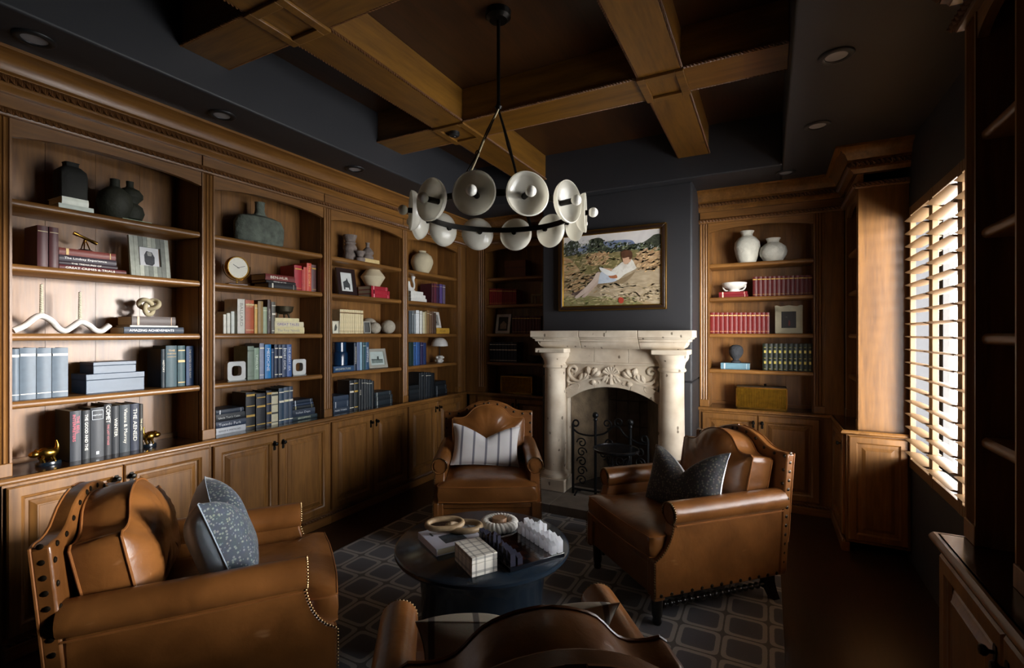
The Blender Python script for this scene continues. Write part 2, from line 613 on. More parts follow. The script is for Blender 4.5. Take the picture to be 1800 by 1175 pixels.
for n, (x0, x1) in enumerate(BX):
    b = struct(obj(MB().box(x0, x1, TY0, TY1, zb, zc), 'ceiling_beam', WB, bevel=0.003), 'long ceiling beam running towards the fireplace, ' + ('left' if n == 0 else 'right') + ' of the chandelier')
    for x in (x0 - 0.004, x1 + 0.004):
        mb = MB()
        for j in (0, 2, 4):
            rope(mb, (x, ys[j] + (0.016 if j else 0), zb + 0.006), (x, ys[j + 1] - (0.016 if j < 4 else 0), zb + 0.006), 0.0085, 0.018)
        stuff(obj(mb, 'rope_moulding', ROPEM, b, smooth=False))
for n, (y0, y1) in enumerate(BY):
    mb = MB()
    for i in (0, 2, 4):
        mb.box(xs[i], xs[i + 1], y0, y1, zb, zc)
    b = struct(obj(mb, 'ceiling_crossbeam', WBX, bevel=0.003), 'ceiling crossbeam spanning the tray, ' + ('nearer the camera' if n == 0 else 'nearer the fireplace'))
    for y in (y0 - 0.004, y1 + 0.004):
        mb = MB()
        for i in (0, 2, 4):
            rope(mb, (xs[i] + (0.016 if i else 0), y, zb + 0.006), (xs[i + 1] - (0.016 if i < 4 else 0), y, zb + 0.006), 0.0085, 0.018)
        stuff(obj(mb, 'rope_moulding', ROPEM, b, smooth=False))
    for (x0, x1) in BX:
        a, w, z0 = 0.014, 0.03, zb - 0.016
        mb = MB()
        mb.box(x0 - a, x0 + w, y0 - a, y1 + a, z0, zb)
        mb.box(x1 - w, x1 + a, y0 - a, y1 + a, z0, zb)
        mb.box(x0 + w, x1 - w, y0 - a, y0 + w, z0, zb)
        mb.box(x0 + w, x1 - w, y1 - w, y1 + a, z0, zb)
        obj(mb, 'crossing_frame', WBX, b, bevel=0.003)

# chimney breast with the firebox opening
CB0, CB1, CBY = -1.87, -0.543, 4.15
FX0, FX1, FZ1 = -1.58, -0.80, 1.06
mb = MB()
for q in ((CB0, CB1, FZ1, 2.68), ):
    mb.box(CB0, CB1, CBY, YB, FZ1, 2.69)
mb.box(CB0, FX0, CBY, YB, 0, FZ1)
mb.box(FX1, CB1, CBY, YB, 0, FZ1)
struct(obj(mb, 'wall_chimney', PAINT, bevel=0.018, seg=4), 'charcoal painted chimney breast above the stone fireplace')
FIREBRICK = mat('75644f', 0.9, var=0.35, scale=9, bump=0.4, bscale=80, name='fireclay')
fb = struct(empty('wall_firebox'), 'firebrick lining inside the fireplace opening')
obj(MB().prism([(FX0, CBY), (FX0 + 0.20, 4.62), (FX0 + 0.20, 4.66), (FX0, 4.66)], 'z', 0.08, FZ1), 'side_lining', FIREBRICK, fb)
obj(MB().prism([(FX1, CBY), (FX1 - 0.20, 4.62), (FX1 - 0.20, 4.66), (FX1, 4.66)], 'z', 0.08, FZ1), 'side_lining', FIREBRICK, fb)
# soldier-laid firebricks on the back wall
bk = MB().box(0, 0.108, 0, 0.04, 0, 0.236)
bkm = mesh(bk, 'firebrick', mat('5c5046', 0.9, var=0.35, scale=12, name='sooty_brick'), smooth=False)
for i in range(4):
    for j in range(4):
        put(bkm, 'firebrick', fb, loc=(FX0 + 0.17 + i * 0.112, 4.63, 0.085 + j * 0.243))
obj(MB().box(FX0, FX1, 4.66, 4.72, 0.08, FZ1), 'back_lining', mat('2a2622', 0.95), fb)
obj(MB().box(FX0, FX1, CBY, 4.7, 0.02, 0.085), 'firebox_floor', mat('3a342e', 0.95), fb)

# ------------------------------------------------------------------ crown mouldings
CROWN = [(-0.02, 2.515), (0.03, 2.515), (0.036, 2.527), (0.05, 2.54), (0.05, 2.592), (0.066, 2.598), (0.072, 2.61), (0.08, 2.63), (0.094, 2.648), (0.114, 2.657), (0.128, 2.664), (0.142, 2.666), (0.142, 2.68), (-0.02, 2.68)]
LOWER = [(-0.01, 2.418), (0.016, 2.418), (0.02, 2.424), (0.02, 2.452), (0.012, 2.458), (-0.01, 2.458)]
BF = 4.58   # back bookcases' front
paths = [[(-3.0, 0.80), (-3.0, BF), (CB0, BF)], [(CB1, BF), (0.53, BF), (0.53, 3.95), (0.80, 3.95)], [(0.80, 2.03), (0.55, 2.03), (0.55, -1.5)]]
def off(path, o):
    P = [Vector(p) for p in path]
    out = []
    for i in range(len(P)):
        d0 = (P[i] - P[i - 1]).normalized() if i else (P[1] - P[0]).normalized()
        d1 = (P[i + 1] - P[i]).normalized() if i < len(P) - 1 else d0
        n0, n1 = Vector((d0.y, -d0.x)), Vector((d1.y, -d1.x))
        m = (n0 + n1) / max(1e-6, (n0 + n1).dot(n0))
        out.append(P[i] + m * o)
    return out
nm = ['crown moulding along the left bookcases', 'crown moulding over the bookcase right of the fireplace', 'crown moulding over the dark near bookcase']
for n, p in enumerate(paths):
    t = struct(obj(MB().sweep(p, CROWN), 'trim_%d' % (n + 1), WCR, angle=30), nm[n])
    obj(MB().sweep(p, LOWER), 'necking', WY, t)
    for (o, z, r) in ((0.056, 2.567, 0.0175), (0.026, 2.438, 0.0135)):
        q = off(p, o)
        mb = MB()
        for i in range(len(q) - 1):
            if n == 2 and i == 1:
                rope(mb, (q[i].x, q[i].y, z), (q[i + 1].x, 1.2, z), r, 0.026)
            else:
                rope(mb, (q[i].x, q[i].y, z), (q[i + 1].x, q[i + 1].y, z), r, 0.026)
        stuff(obj(mb, 'rope_moulding', ROPEM, t, smooth=False))

# ------------------------------------------------------------------ built-in bookcases
SZ = [2.062, 1.768, 1.452, 1.142]
CT = 0.812
def fluted(x0, x1):
    w = x1 - x0
    pts = [(x0, 0.04), (x0, 0.0)]
    k = 3
    g = w * 0.13
    for i in range(k):
        c = x0 + w * (0.24 + 0.26 * i)
        pts += [(c - g, 0.0), (c - g * 0.6, 0.007), (c, 0.010), (c + g * 0.6, 0.007), (c + g, 0.0)]
    pts += [(x1, 0.0), (x1, 0.04)]
    return pts

def bookcase(label, loc, rz, w, pl=0.08, pr=0.0, fr=0.0, fl_=0.0, depth=0.27, planks=4, group=None, shelves=SZ):
    t = thing('bookcase', label, 'bookcase', loc, rz, group)
    for (a, b) in ((-pl, 0.0), (w, w + pr)):
        if b - a < 0.01:
            continue
        p = obj(MB().prism(fluted(a + 0.003, b - 0.001), 'z', 0.872, 2.418), 'pilaster', WV, t, smooth=False)
        obj(MB().box(a + 0.002, b, -0.004, 0.04, CT, 0.872), 'pilaster_base', WV, p, bevel=0.003)
    if fr:
        obj(MB().box(w + pr, w + pr + fr, 0.0, 0.03, CT, 2.44), 'filler', WV, t)
    if fl_:
        obj(MB().box(-pl - fl_, -pl, 0.0, 0.03, CT, 2.44), 'filler', WV, t)
    obj(MB().box(-0.03, 0.0, 0.035, depth, CT, 2.45), 'side_panel', WV, t)
    obj(MB().box(w, w + 0.03, 0.035, depth, CT, 2.45), 'side_panel', WV, t)
    obj(MB().box(-0.03, w + 0.03, 0.03, depth, 2.44, 2.46), 'top_panel', WH, t)
    pw = (w + 0.02) / planks
    for i in range(planks):
        obj(MB().box(-0.01 + i * pw + 0.0008, -0.01 + (i + 1) * pw - 0.0008, depth, depth + 0.012, CT, 2.45), 'back_plank', WV, t, smooth=False)
    obj(MB().box(-0.02, w + 0.02, depth + 0.011, depth + 0.02, CT, 2.45), 'backing', WV, t)
    obj(MB().box(0.001, w - 0.001, depth - 0.014, depth - 0.001, CT + 0.0005, CT + 0.028), 'back_skirting', WH, t)
    nose = [(0.022, -0.033), (0.016, -0.029), (0.013, -0.022), (0.013, -0.012), (0.016, -0.006), (0.022, 0.0), (depth - 0.001, 0.0), (depth - 0.001, -0.033)]
    for z in shelves:
        obj(MB().prism([(y, z + q) for (y, q) in nose], 'x', 0.001, w - 0.001), 'shelf', WH, t)
    arc = []
    for i in range(17):
        s = i / 16
        arc.append((s * w, 2.337 + 0.040 * math.sin(PI * s) ** 0.8))
    obj(MB().prism(arc + [(w, 2.43), (0, 2.43)], 'y', 0.004, 0.03), 'arched_rail', WH, t)
    obj(MB().box(-pl + 0.005 - fl_, w + pr + fr - (0.0 if pr or fr else 0.002), -0.006, 0.03, 2.448, 2.53), 'frieze', WH, t, bevel=0.002)
    return t

DOOR_F = [(0.0, 0.0), (0.0, -0.014), (0.006, -0.020), (0.046, -0.020), (0.052, -0.014), (0.058, -0.012), (0.064, -0.004)]
DOOR_P = [(0.0, -0.001), (0.012, -0.002), (0.016, -0.006), (0.034, -0.014), (0.038, -0.0175), (0.044, -0.0175), (0.046, -0.016)]
KNOB = MB().lathe([(0.004, 0), (0.005, 0.010), (0.012, 0.016), (0.0135, 0.022), (0.010, 0.028), (0.0, 0.030)], 12)
KNOB.tf(Matrix.Rotation(R(90), 4, 'X'))
KNOBM = mesh(KNOB, 'knob', BLACKM)
PLATE = MB().prism([(-0.008, -0.045), (0.008, -0.045), (0.010, -0.03), (0.006, -0.012), (0.011, 0.006), (0.007, 0.018), (-0.007, 0.018), (-0.011, 0.006), (-0.006, -0.012), (-0.010, -0.03)], 'y', -0.004, 0.0)
PLATEM = mesh(PLATE, 'backplate', BLACKM)

def door(t, x0, x1, z0, z1, y, knob=None):
    d = obj(MB().rings(x0, x1, z0, z1, [(a, y + q) for (a, q) in DOOR_F], cap=False), 'door', WV, t, angle=30)
    i = 0.0635
    obj(MB().rings(x0 + i, x1 - i, z0 + i, z1 - i, [(a, y + q) for (a, q) in DOOR_P]), 'raised_panel', WV, d, angle=20)
    if knob is not None:
        put(KNOBM, 'knob', d, loc=(knob, y - 0.022, z1 - 0.062))
        put(PLATEM, 'backplate', d, loc=(knob, y - 0.019, z1 - 0.062))
    return d

def cabinet(label, loc, rz, x0, x1, doors, depth=0.29, group=None, side=None):
    t = thing('base_cabinet', label, 'cabinet', loc, rz, group)
    obj(MB().box(x0, x1, 0.0, depth, 0.07, 0.784), 'carcass', WV, t)
    obj(MB().box(x0, x1, -0.026, 0.02, 0.0, 0.062), 'plinth', WH, t, bevel=0.004)
    stuff(obj(rope(MB(), (x0, -0.012, 0.072), (x1, -0.012, 0.072), 0.011, 0.026), 'rope_moulding', ROPEM, t, smooth=False))
    n = len(doors)
    for i, (a, b) in enumerate(doors):
        k = None
        if n == 2:
            k = b - 0.030 if i == 0 else a + 0.030
        else:
            k = b - 0.030
        door(t, a, b, 0.098, 0.768, -0.001, k)
    return t

PITCH, W0 = 0.9035, 0.8235
nth = ['leftmost', 'second', 'third', 'fourth']
lab = ['tall open wooden bookcase bay holding the wavy white candleholder', 'tall open wooden bookcase bay holding the round brass clock',
       'tall open wooden bookcase bay holding the stone spheres', 'tall open wooden bookcase bay holding the mushroom table lamp, beside the corner']
clab = ['wooden base cabinet with raised panel doors behind the left armchair', 'wooden base cabinet under the clock bay, next to the left armchair',
        'wooden base cabinet under the stone spheres bay', 'wooden base cabinet behind the armchair with the striped pillow']
for i in range(4):
    y = 0.885 + PITCH * i
    bookcase(lab[i], (-3.0, y, 0), R(90), W0, 0.08, 0.08 if i == 3 else 0.0, 0.08 if i == 3 else 0.0, group='bookcase bays along the left wall')
    cabinet(clab[i], (-2.985, y, 0), R(90), -0.04 + 0.001, W0 + 0.04 - 0.001 + (0.12 if i == 3 else 0), [(-0.028, W0 / 2 - 0.003), (W0 / 2 + 0.003, W0 + 0.028)], group='base cabinets along the left wall')
# end panel of the left run
bl = bookcase('dark wooden bookcase bay in the shadow left of the fireplace', (-2.74, BF, 0), 0, 0.78, 0.10, 0.085, 0, 0.155, 0.26)
br = bookcase('tall wooden bookcase bay right of the fireplace with white vases', (-0.46, BF, 0), 0, 0.78, 0.08, 0.08, 0.125, 0, 0.26)
cabinet('dark wooden base cabinet left of the fireplace behind the far armchair', (-2.74, 4.565, 0), 0, -0.20, 0.865, [(-0.09, 0.387), (0.393, 0.86)])
cabinet('wooden base cabinet right of the fireplace behind the right armchair', (-0.46, 4.565, 0), 0, -0.08, 0.905, [(-0.055, 0.377), (0.383, 0.82)])
fr_ = bookcase('wooden bookcase on the far side of the shuttered window', (0.53, 4.50, 0), R(-90), 0.47, 0.07, 0.08, depth=0.25, planks=2)
fr_['label'] = 'narrow wooden bookcase beside the window, its lit end panel facing the shutters'
obj(MB().box(0.549, 0.552, 0.0, 0.268, CT, 2.45), 'end_panel', WV, fr_)
cf = cabinet('low wooden cabinet with panelled end below the far window bookcase', (0.46, 4.55, 0), R(-90), 0.0, 0.64, [(0.03, 0.60)], depth=0.338)
ep = MB()
ep.rings(0.012, 0.326, 0.09, 0.775, [(0.0, 0.0), (0.0, -0.014), (0.006, -0.02), (0.04, -0.02), (0.05, -0.008), (0.07, -0.008), (0.09, -0.018), (0.094, -0.018)])
e_ = obj(ep, 'end_panel', WV, cf, loc=(0.64, 0.0, 0), rot=(0, 0, R(90)), angle=25)
nb = bookcase('dark wooden bookcase at the right edge beside the window', (0.55, 1.94, 0), R(-90), 0.26, 0.09, 0.08, depth=0.24, planks=2)
nb2 = bookcase('dark wooden bookcase nearest the camera on the right', (0.55, 1.60, 0), R(-90), 0.82, 0.0, 0.08, depth=0.24)
obj(MB().box(-0.092, -0.088, 0.0, 0.25, CT, 2.45), 'end_panel', WV, nb)
cn = cabinet('dark low cabinet with panel doors at the lower right edge', (0.49, 2.0, 0), R(-90), 0.0, 1.40, [(0.04, 0.50), (0.506, 0.97)], depth=0.30)

# worktops
def worktop(label, poly, path, m):
    t = tag(obj(MB().prism(poly, 'z', 0.786, CT), 'worktop', m, smooth=False), label, 'worktop')
    obj(MB().sweep(path, [(-0.004, 0.784), (0.012, 0.784), (0.018, 0.788), (0.020, 0.796), (0.016, 0.804), (0.010, CT), (-0.004, CT)]), 'nosing', WY, t, angle=50)
    return t
worktop('dark glossy worktop ledge running under the left bookcases', [(-3.275, 0.80), (-2.97, 0.80), (-2.97, 4.55), (CB0, 4.55), (CB0, 4.845), (-3.275, 4.845)], [(-2.972, 0.80), (-2.972, 4.548), (CB0, 4.548)], WTOPY)
worktop('dark worktop ledge right of the fireplace, turning towards the window', [(CB1, 4.845), (CB1, 4.55), (0.445, 4.55), (0.445, 3.90), (0.798, 3.90), (0.798, 4.845)], [(CB1, 4.548), (0.447, 4.548), (0.447, 3.902), (0.798, 3.902)], WTOP)
worktop('pale-edged worktop corner at the lower right beside the window', [(0.798, 2.015), (0.478, 2.015), (0.478, 0.55), (0.798, 0.55)], [(0.798, 2.013), (0.480, 2.013), (0.480, 0.55)], WTOPY)

# ------------------------------------------------------------------ window and shutters
win = struct(empty('window_1'), 'tall window in the right wall behind the shutters')
FRM = mat('2a2622', 0.5, name='dark_sash')
mb = MB()
for (y0, y1, z0, z1) in ((WY0, WY1, WZ0, WZ0 + 0.05), (WY0, WY1, WZ1 - 0.05, WZ1), (WY0, WY0 + 0.05, WZ0, WZ1), (WY1 - 0.05, WY1, WZ0, WZ1)):
    mb.box(0.94, 0.99, y0, y1, z0, z1)
obj(mb, 'window_frame', FRM, win, smooth=False)
for y in (WY0 + 0.62, WY0 + 1.26):
    obj(MB().box(0.945, 0.985, y - 0.02, y + 0.02, WZ0, WZ1), 'mullion', FRM, win, smooth=False)
pm = pane_mat()
for y0, y1 in ((WY0 + 0.05, WY0 + 0.60), (WY0 + 0.64, WY0 + 1.24), (WY0 + 1.28, WY1 - 0.05)):
    obj(MB().box(0.963, 0.967, y0, y1, WZ0 + 0.05, WZ1 - 0.05), 'pane', pm, win, smooth=False)
LOUV = mat('7c5f3e', 0.4, var=0.06, name='shutter_stain')
slat = MB()
sp_ = [(-0.044, 0.0), (-0.030, 0.0045), (0.0, 0.0065), (0.030, 0.0045), (0.044, 0.0), (0.030, -0.0045), (0.0, -0.0065), (-0.030, -0.0045)]
PW = (WY1 - WY0) / 4
slat.prism(sp_, 'y', -PW / 2 + 0.030, PW / 2 - 0.030)
slatm = mesh(slat, 'louver', LOUV)
sl = ['far end, beside the lit end panel', 'second from the far end of the window', 'second from the near end of the window', 'near end, behind the dark bookcase']
NS = 19
for k in range(4):
    yc = WY1 - PW * (k + 0.5)
    t = thing('shutter_panel', 'wooden louvered shutter panel, ' + sl[k], 'shutter', (0.80, yc, 0), 0, 'shutter panels in the window')
    for sgn in (-1, 1):
        obj(MB().box(-0.014, 0.014, sgn * (PW / 2 - 0.016) - 0.0155, sgn * (PW / 2 - 0.016) + 0.0155, WZ0, WZ1), 'stile', LOUV, t, bevel=0.002)
    for z in (WZ0 + 0.028, WZ1 - 0.028):
        obj(MB().box(-0.013, 0.013, -PW / 2 + 0.031, PW / 2 - 0.031, z - 0.027, z + 0.027), 'rail', LOUV, t, bevel=0.002)
    for j in range(NS):
        z = WZ0 + 0.056 + (WZ1 - WZ0 - 0.112) * (j + 0.5) / NS
        put(slatm, 'louver', t, loc=(0, 0, z), rot=(0, R(6), 0))

# ------------------------------------------------------------------ fireplace surround (carved cantera stone)
FXC = -1.19
fp = thing('fireplace_surround', 'carved pale stone fireplace surround with columns and mantel shelf', 'fireplace', (FXC, 4.05, 0))
MP = [(-0.02, 1.325), (0.004, 1.325), (0.012, 1.332), (0.030, 1.342), (0.044, 1.362), (0.050, 1.384), (0.066, 1.386), (0.070, 1.406), (0.084, 1.409), (0.088, 1.420), (0.100, 1.422), (0.100, 1.478), (-0.02, 1.478)]
xl, xr, yf, yb = -0.585, 0.58, -0.05, 0.0995
for path in ([(xl, yb), (xl, yf), (-0.235, yf)], [(-0.231, yf), (0.262, yf)], [(0.266, yf), (xr, yf), (xr, yb)]):
    obj(MB().sweep(path, MP), 'mantel_block', STONE, fp, bevel=0.003, angle=30)
obj(MB().box(xl, xr, yf + 0.02, yb, 1.326, 1.477), 'mantel_core', STONE, fp)
for sx in (-0.505, 0.505):
    c = obj(MB().lathe([(0.096, 0.245), (0.099, 0.30), (0.099, 0.60), (0.097, 0.66), (0.0972, 0.661), (0.094, 0.95), (0.0935, 1.145)], 32, (sx, 0.0, 0)), 'column', STONE, fp)
    obj(MB().lathe([(0.094, 1.145), (0.106, 1.150), (0.111, 1.160), (0.106, 1.172), (0.098, 1.178), (0.099, 1.20), (0.108, 1.225), (0.124, 1.245), (0.130, 1.262), (0.130, 1.285)], 32, (sx, 0.0, 0)), 'capital', STONE, c)
    obj(MB().box(sx - 0.138, sx + 0.138, -0.138, 0.098, 1.285, 1.325), 'abacus', STONE, c, bevel=0.006)
    obj(MB().lathe([(0.128, 0.185), (0.134, 0.198), (0.130, 0.215), (0.118, 0.222), (0.114, 0.232), (0.098, 0.246)], 32, (sx, 0.0, 0)), 'torus_base', STONE, c)
    obj(MB().box(sx - 0.140, sx + 0.140, -0.138, 0.098, 0.081, 0.186), 'plinth_block', STONE, c, bevel=0.006)
# entablature between the columns
for (a, b) in ((-0.41, -0.15), (-0.147, 0.15), (0.153, 0.41)):
    obj(MB().box(a, b, 0.01, 0.098, 1.20, 1.325), 'lintel_block', STONE, fp, bevel=0.003)
obj(MB().prism([(0.0, 1.186), (-0.006, 1.192), (-0.006, 1.200), (0.0, 1.206), (0.09, 1.206), (0.09, 1.186)], 'x', -0.41, 0.41), 'bead', STONE, fp)
AR, AZ = 0.694, 0.301      # intrados circle
def arcpts(r, a0, a1, n=10):
    return [(r * math.sin(a0 + (a1 - a0) * i / n), AZ + r * math.cos(a0 + (a1 - a0) * i / n)) for i in range(n + 1)]
# carved frieze panel above the arch ring
up = arcpts(AR + 0.078, -0.565, 0.565, 20)
obj(MB().prism(up + [(0.413, 1.188), (-0.413, 1.188)], 'y', 0.03, 0.098), 'frieze_panel', STONE, fp)
for (a0, a1) in ((-0.60, -0.215), (-0.212, 0.235), (0.238, 0.60)):
    obj(MB().prism(arcpts(AR, a0, a1) + arcpts(AR + 0.08, a1, a0), 'y', 0.012, 0.098), 'arch_stone', STONE, fp, bevel=0.004)
obj(MB().prism(arcpts(AR + 0.073, -0.56, 0.56, 20) + arcpts(AR + 0.088, 0.56, -0.56, 20), 'y', 0.004, 0.05), 'arch_bead', STONE, fp)
for sx in (-1, 1):
    obj(MB().box(min(sx * 0.392, sx * 0.45), max(sx * 0.392, sx * 0.45), 0.02, 0.098, 0.081, 0.93), 'jamb', STONE, fp, bevel=0.004)
# the relief: scrolls, leaves and the central shell
def cv(pts, sx=1):
    return [(sx * (x - 455) * 0.00103, 0.022, 1.184 - (y - 42) * 0.00100) for (x, y) in pts]
def smooth(pts, k=5):
    out = []
    n = len(pts)
    for i in range(n - 1):
        p0, p1, p2, p3 = [Vector(pts[max(0, min(n - 1, j))]) for j in (i - 1, i, i + 1, i + 2)]
        for s in range(k):
            t = s / k
            out.append(0.5 * ((2 * p1) + (p2 - p0) * t + (2 * p0 - 5 * p1 + 4 * p2 - p3) * t * t + (3 * p1 - p0 - 3 * p2 + p3) * t ** 3))
    out.append(Vector(pts[-1]))
    return out
def carve(pts, r0, r1, sx, name='scroll', mid=None):
    P = smooth(cv(pts, sx), 4)
    k = len(P)
    rs = []
    for i in range(k):
        s = i / (k - 1)
        rs.append((r0 * (1 - s) + r1 * s) if mid is None else (mid * math.sin(PI * min(0.98, max(0.05, s))) + r0 * (1 - s) + r1 * s))
    obj(MB().tube(P, [1.45 * q for q in rs], 8), name, STONE, fp)
for sx in (-1, 1):
    carve([(262, 128), (235, 165), (180, 192), (125, 180), (90, 145), (80, 105), (95, 70), (128, 62), (150, 82), (140, 105), (118, 104), (112, 88)], 0.012, 0.009, sx)
    carve([(90, 150), (72, 190), (100, 215), (150, 208), (180, 228), (168, 258), (140, 262), (128, 245)], 0.011, 0.007, sx)
    carve([(82, 205), (84, 245), (110, 268), (140, 266)], 0.010, 0.007, sx)
    carve([(250, 168), (300, 165), (355, 172), (400, 150), (436, 122)], 0.006, 0.009, sx)
    carve([(345, 182), (360, 196), (348, 206), (336, 194)], 0.010, 0.008, sx)
    for (a, b, w) in (((262, 130), (248, 62), .017), ((285, 135), (330, 72), .016), ((300, 142), (362, 95), .015), ((215, 172), (242, 108), .012), ((175, 186), (205, 120), .012), ((330, 190), (268, 200), .017), ((300, 196), (330, 216), .010),
                      ((418, 128), (372, 190), .013), ((432, 130), (405, 205), .011)):
        carve([a, ((a[0] + b[0]) / 2 + 4, (a[1] + b[1]) / 2), b], 0.003, 0.003, sx, 'carved_leaf', mid=w)
for k in range(7):
    a = -1.15 + 2.3 * k / 6
    tip = (455 + 72 * math.sin(a), 128 - 72 * math.cos(a))
    carve([(455, 128), (455 + 40 * math.sin(a), 128 - 40 * math.cos(a)), tip], 0.006, 0.012, 1, 'shell_petal')
carve([(455, 120), (455, 165), (455, 206)], 0.012, 0.020, 1, 'carved_leaf')
carve([(455, 150), (435, 185), (425, 208)], 0.008, 0.008, 1, 'carved_leaf')
carve([(455, 150), (475, 185), (485, 208)], 0.008, 0.008, 1, 'carved_leaf')

he = struct(empty('floor_hearth'), 'low stone hearth of large tiles in front of the fire')
TILE = mat('7d766e', 0.8, var=0.18, scale=9, bump=0.2, name='hearth_tile')
for i in range(4):
    for j in range(2):
        obj(MB().box(-1.92 + i * 0.365, -1.92 + (i + 1) * 0.365 - 0.004, 3.60 + j * 0.30, 3.60 + (j + 1) * 0.30 - 0.004, 0.0, 0.08), 'hearth_tile', TILE, he, bevel=0.004)
obj(MB().box(-1.92, -0.46, 3.605, 4.16, 0.0, 0.076), 'hearth_bed', mat('4c4741', 0.9), he)

# ------------------------------------------------------------------ wrought-iron fire screen and drinks table
def spiral(c, r0, r1, a0, turns, n=22, plane='xz'):
    out = []
    for i in range(n + 1):
        s = i / n
        a = a0 + 2 * PI * turns * s
        r = r0 * (1 - s) + r1 * s
        out.append((c[0] + r * math.cos(a), c[1], c[2] + r * math.sin(a)))
    return out
fs = thing('fire_screen', 'black wrought-iron fire screen with scrolls and ball finials in the fireplace', 'fire screen', (FXC, 3.955, 0.08))
def bar(name, pts, r, n=8):
    return obj(MB().tube(pts, r, n), name, IRON, fs)
for (x, zt, ball) in ((-0.30, 0.60, 0), (-0.10, 0.665, 1), (0.195, 0.63, 1), (0.335, 0.52, 0)):
    p = bar('post', [(x, 0, 0.0), (x, 0, zt)], 0.012)
    if ball:
        obj(MB().ball((x, 0, zt + 0.02), 0.027, 16, 10).lathe([(0.012, zt - 0.03), (0.019, zt - 0.02), (0.014, zt - 0.005)], 12, (x, 0, 0)), 'ball_finial', IRON, p)
    else:
        s = 1 if x < 0 else -1
        obj(MB().tube([(x, 0, zt - 0.03)] + [(x + s * (0.032 - 0.032 * math.cos(a)) * (1 - a / 14), 0, zt + 0.034 * math.sin(a) * (1 - a / 14)) for a in [i * 0.35 for i in range(1, 20)]], 0.008, 8), 'scroll', IRON, p)
bar('top_rail', smooth([(-0.30, 0, 0.555), (-0.25, 0, 0.52), (-0.17, 0, 0.508), (-0.10, 0, 0.515), (-0.02, 0, 0.54), (0.05, 0, 0.60), (0.10, 0, 0.60), (0.15, 0, 0.54), (0.195, 0, 0.52)]), 0.008)
bar('top_rail', smooth([(0.195, 0, 0.52), (0.25, 0, 0.49), (0.335, 0, 0.48)]), 0.008)
bar('bottom_rail', [(-0.30, 0, 0.04), (0.335, 0, 0.04)], 0.009)
for i, z in enumerate((0.12, 0.20, 0.28, 0.36, 0.44)):
    s = 1 if i % 2 else -1
    bar('scroll', spiral((-0.22, 0, z), 0.045, 0.010, 0 if s > 0 else PI, 1.3 * s), 0.006, 6)
    bar('scroll', spiral((0.27, 0, z - 0.03), 0.042, 0.010, 0 if s > 0 else PI, 1.3 * s), 0.006, 6)
for (cx, cz, s) in ((0.0, 0.62, 1), (0.10, 0.64, -1), (0.02, 0.46, -1), (0.09, 0.44, 1), (-0.03, 0.36, 1), (0.11, 0.32, -1), (0.05, 0.24, 1), (-0.02, 0.18, -1), (0.12, 0.14, 1)):
    bar('scroll', spiral((cx, 0, cz), 0.042, 0.012, -PI / 2, 1.25 * s), 0.006, 6)
for x in (-0.26, 0.30):
    bar('foot', [(x, -0.07, 0.006), (x, 0.0, 0.03), (x, 0.07, 0.006)], 0.008)

it = thing('side_table', 'small round black iron table standing on the hearth', 'table', (-1.052, 3.737, 0.08))
obj(MB().lathe([(0.0, 0.455), (0.168, 0.455), (0.178, 0.462), (0.178, 0.476), (0.172, 0.480), (0.168, 0.472), (0.0, 0.470)], 40), 'table_top', mat('232427', 0.22, 0.5), it)
for k in range(3):
    a = 2 * PI * k / 3 + 0.5
    prof = smooth([(0.04, 0, 0.455), (0.10, 0, 0.41), (0.075, 0, 0.33), (0.03, 0, 0.25), (0.035, 0, 0.14), (0.10, 0, 0.05), (0.145, 0, 0.008), (0.165, 0, 0.02)])
    lg = obj(MB().tube(prof, 0.008, 8), 'leg', IRON, it, rot=(0, 0, a))
    obj(MB().tube(spiral((0.085, 0, 0.36), 0.035, 0.008, PI / 2, 1.2), 0.005, 6), 'scroll', IRON, lg)

# ------------------------------------------------------------------ framed painting above the mantel
pt = thing('framed_painting', 'framed oil painting of a boy reading on a grassy slope above the mantel', 'painting', (-1.212, 4.148, 2.01))
PWX, PHZ = 0.475, 0.355
def frame_ring(a, b, y0, y1, m, name):
    mb = MB()
    X, Z, x, z = PWX - a, PHZ - a, PWX - b, PHZ - b
    for poly in ([(-X, Z), (X, Z), (x, z), (-x, z)], [(-X, -Z), (X, -Z), (x, -z), (-x, -z)], [(-X, -Z), (-X, Z), (-x, z), (-x, -z)], [(X, -Z), (X, Z), (x, z), (x, -z)]):
        mb.prism(poly, 'y', y0, y1)
    return obj(mb, name, m, pt, bevel=0.003)
frame_ring(0.0, 0.014, -0.046, 0.0, mat('6e5126', 0.3, 0.8), 'outer_gilt_edge')
frame_ring(0.0135, 0.036, -0.050, 0.0, mat('2a1a10', 0.35, coat=0.4), 'frame_moulding')
frame_ring(0.0355, 0.044, -0.042, 0.0, mat('a07828', 0.3, 0.9), 'gilt_liner')
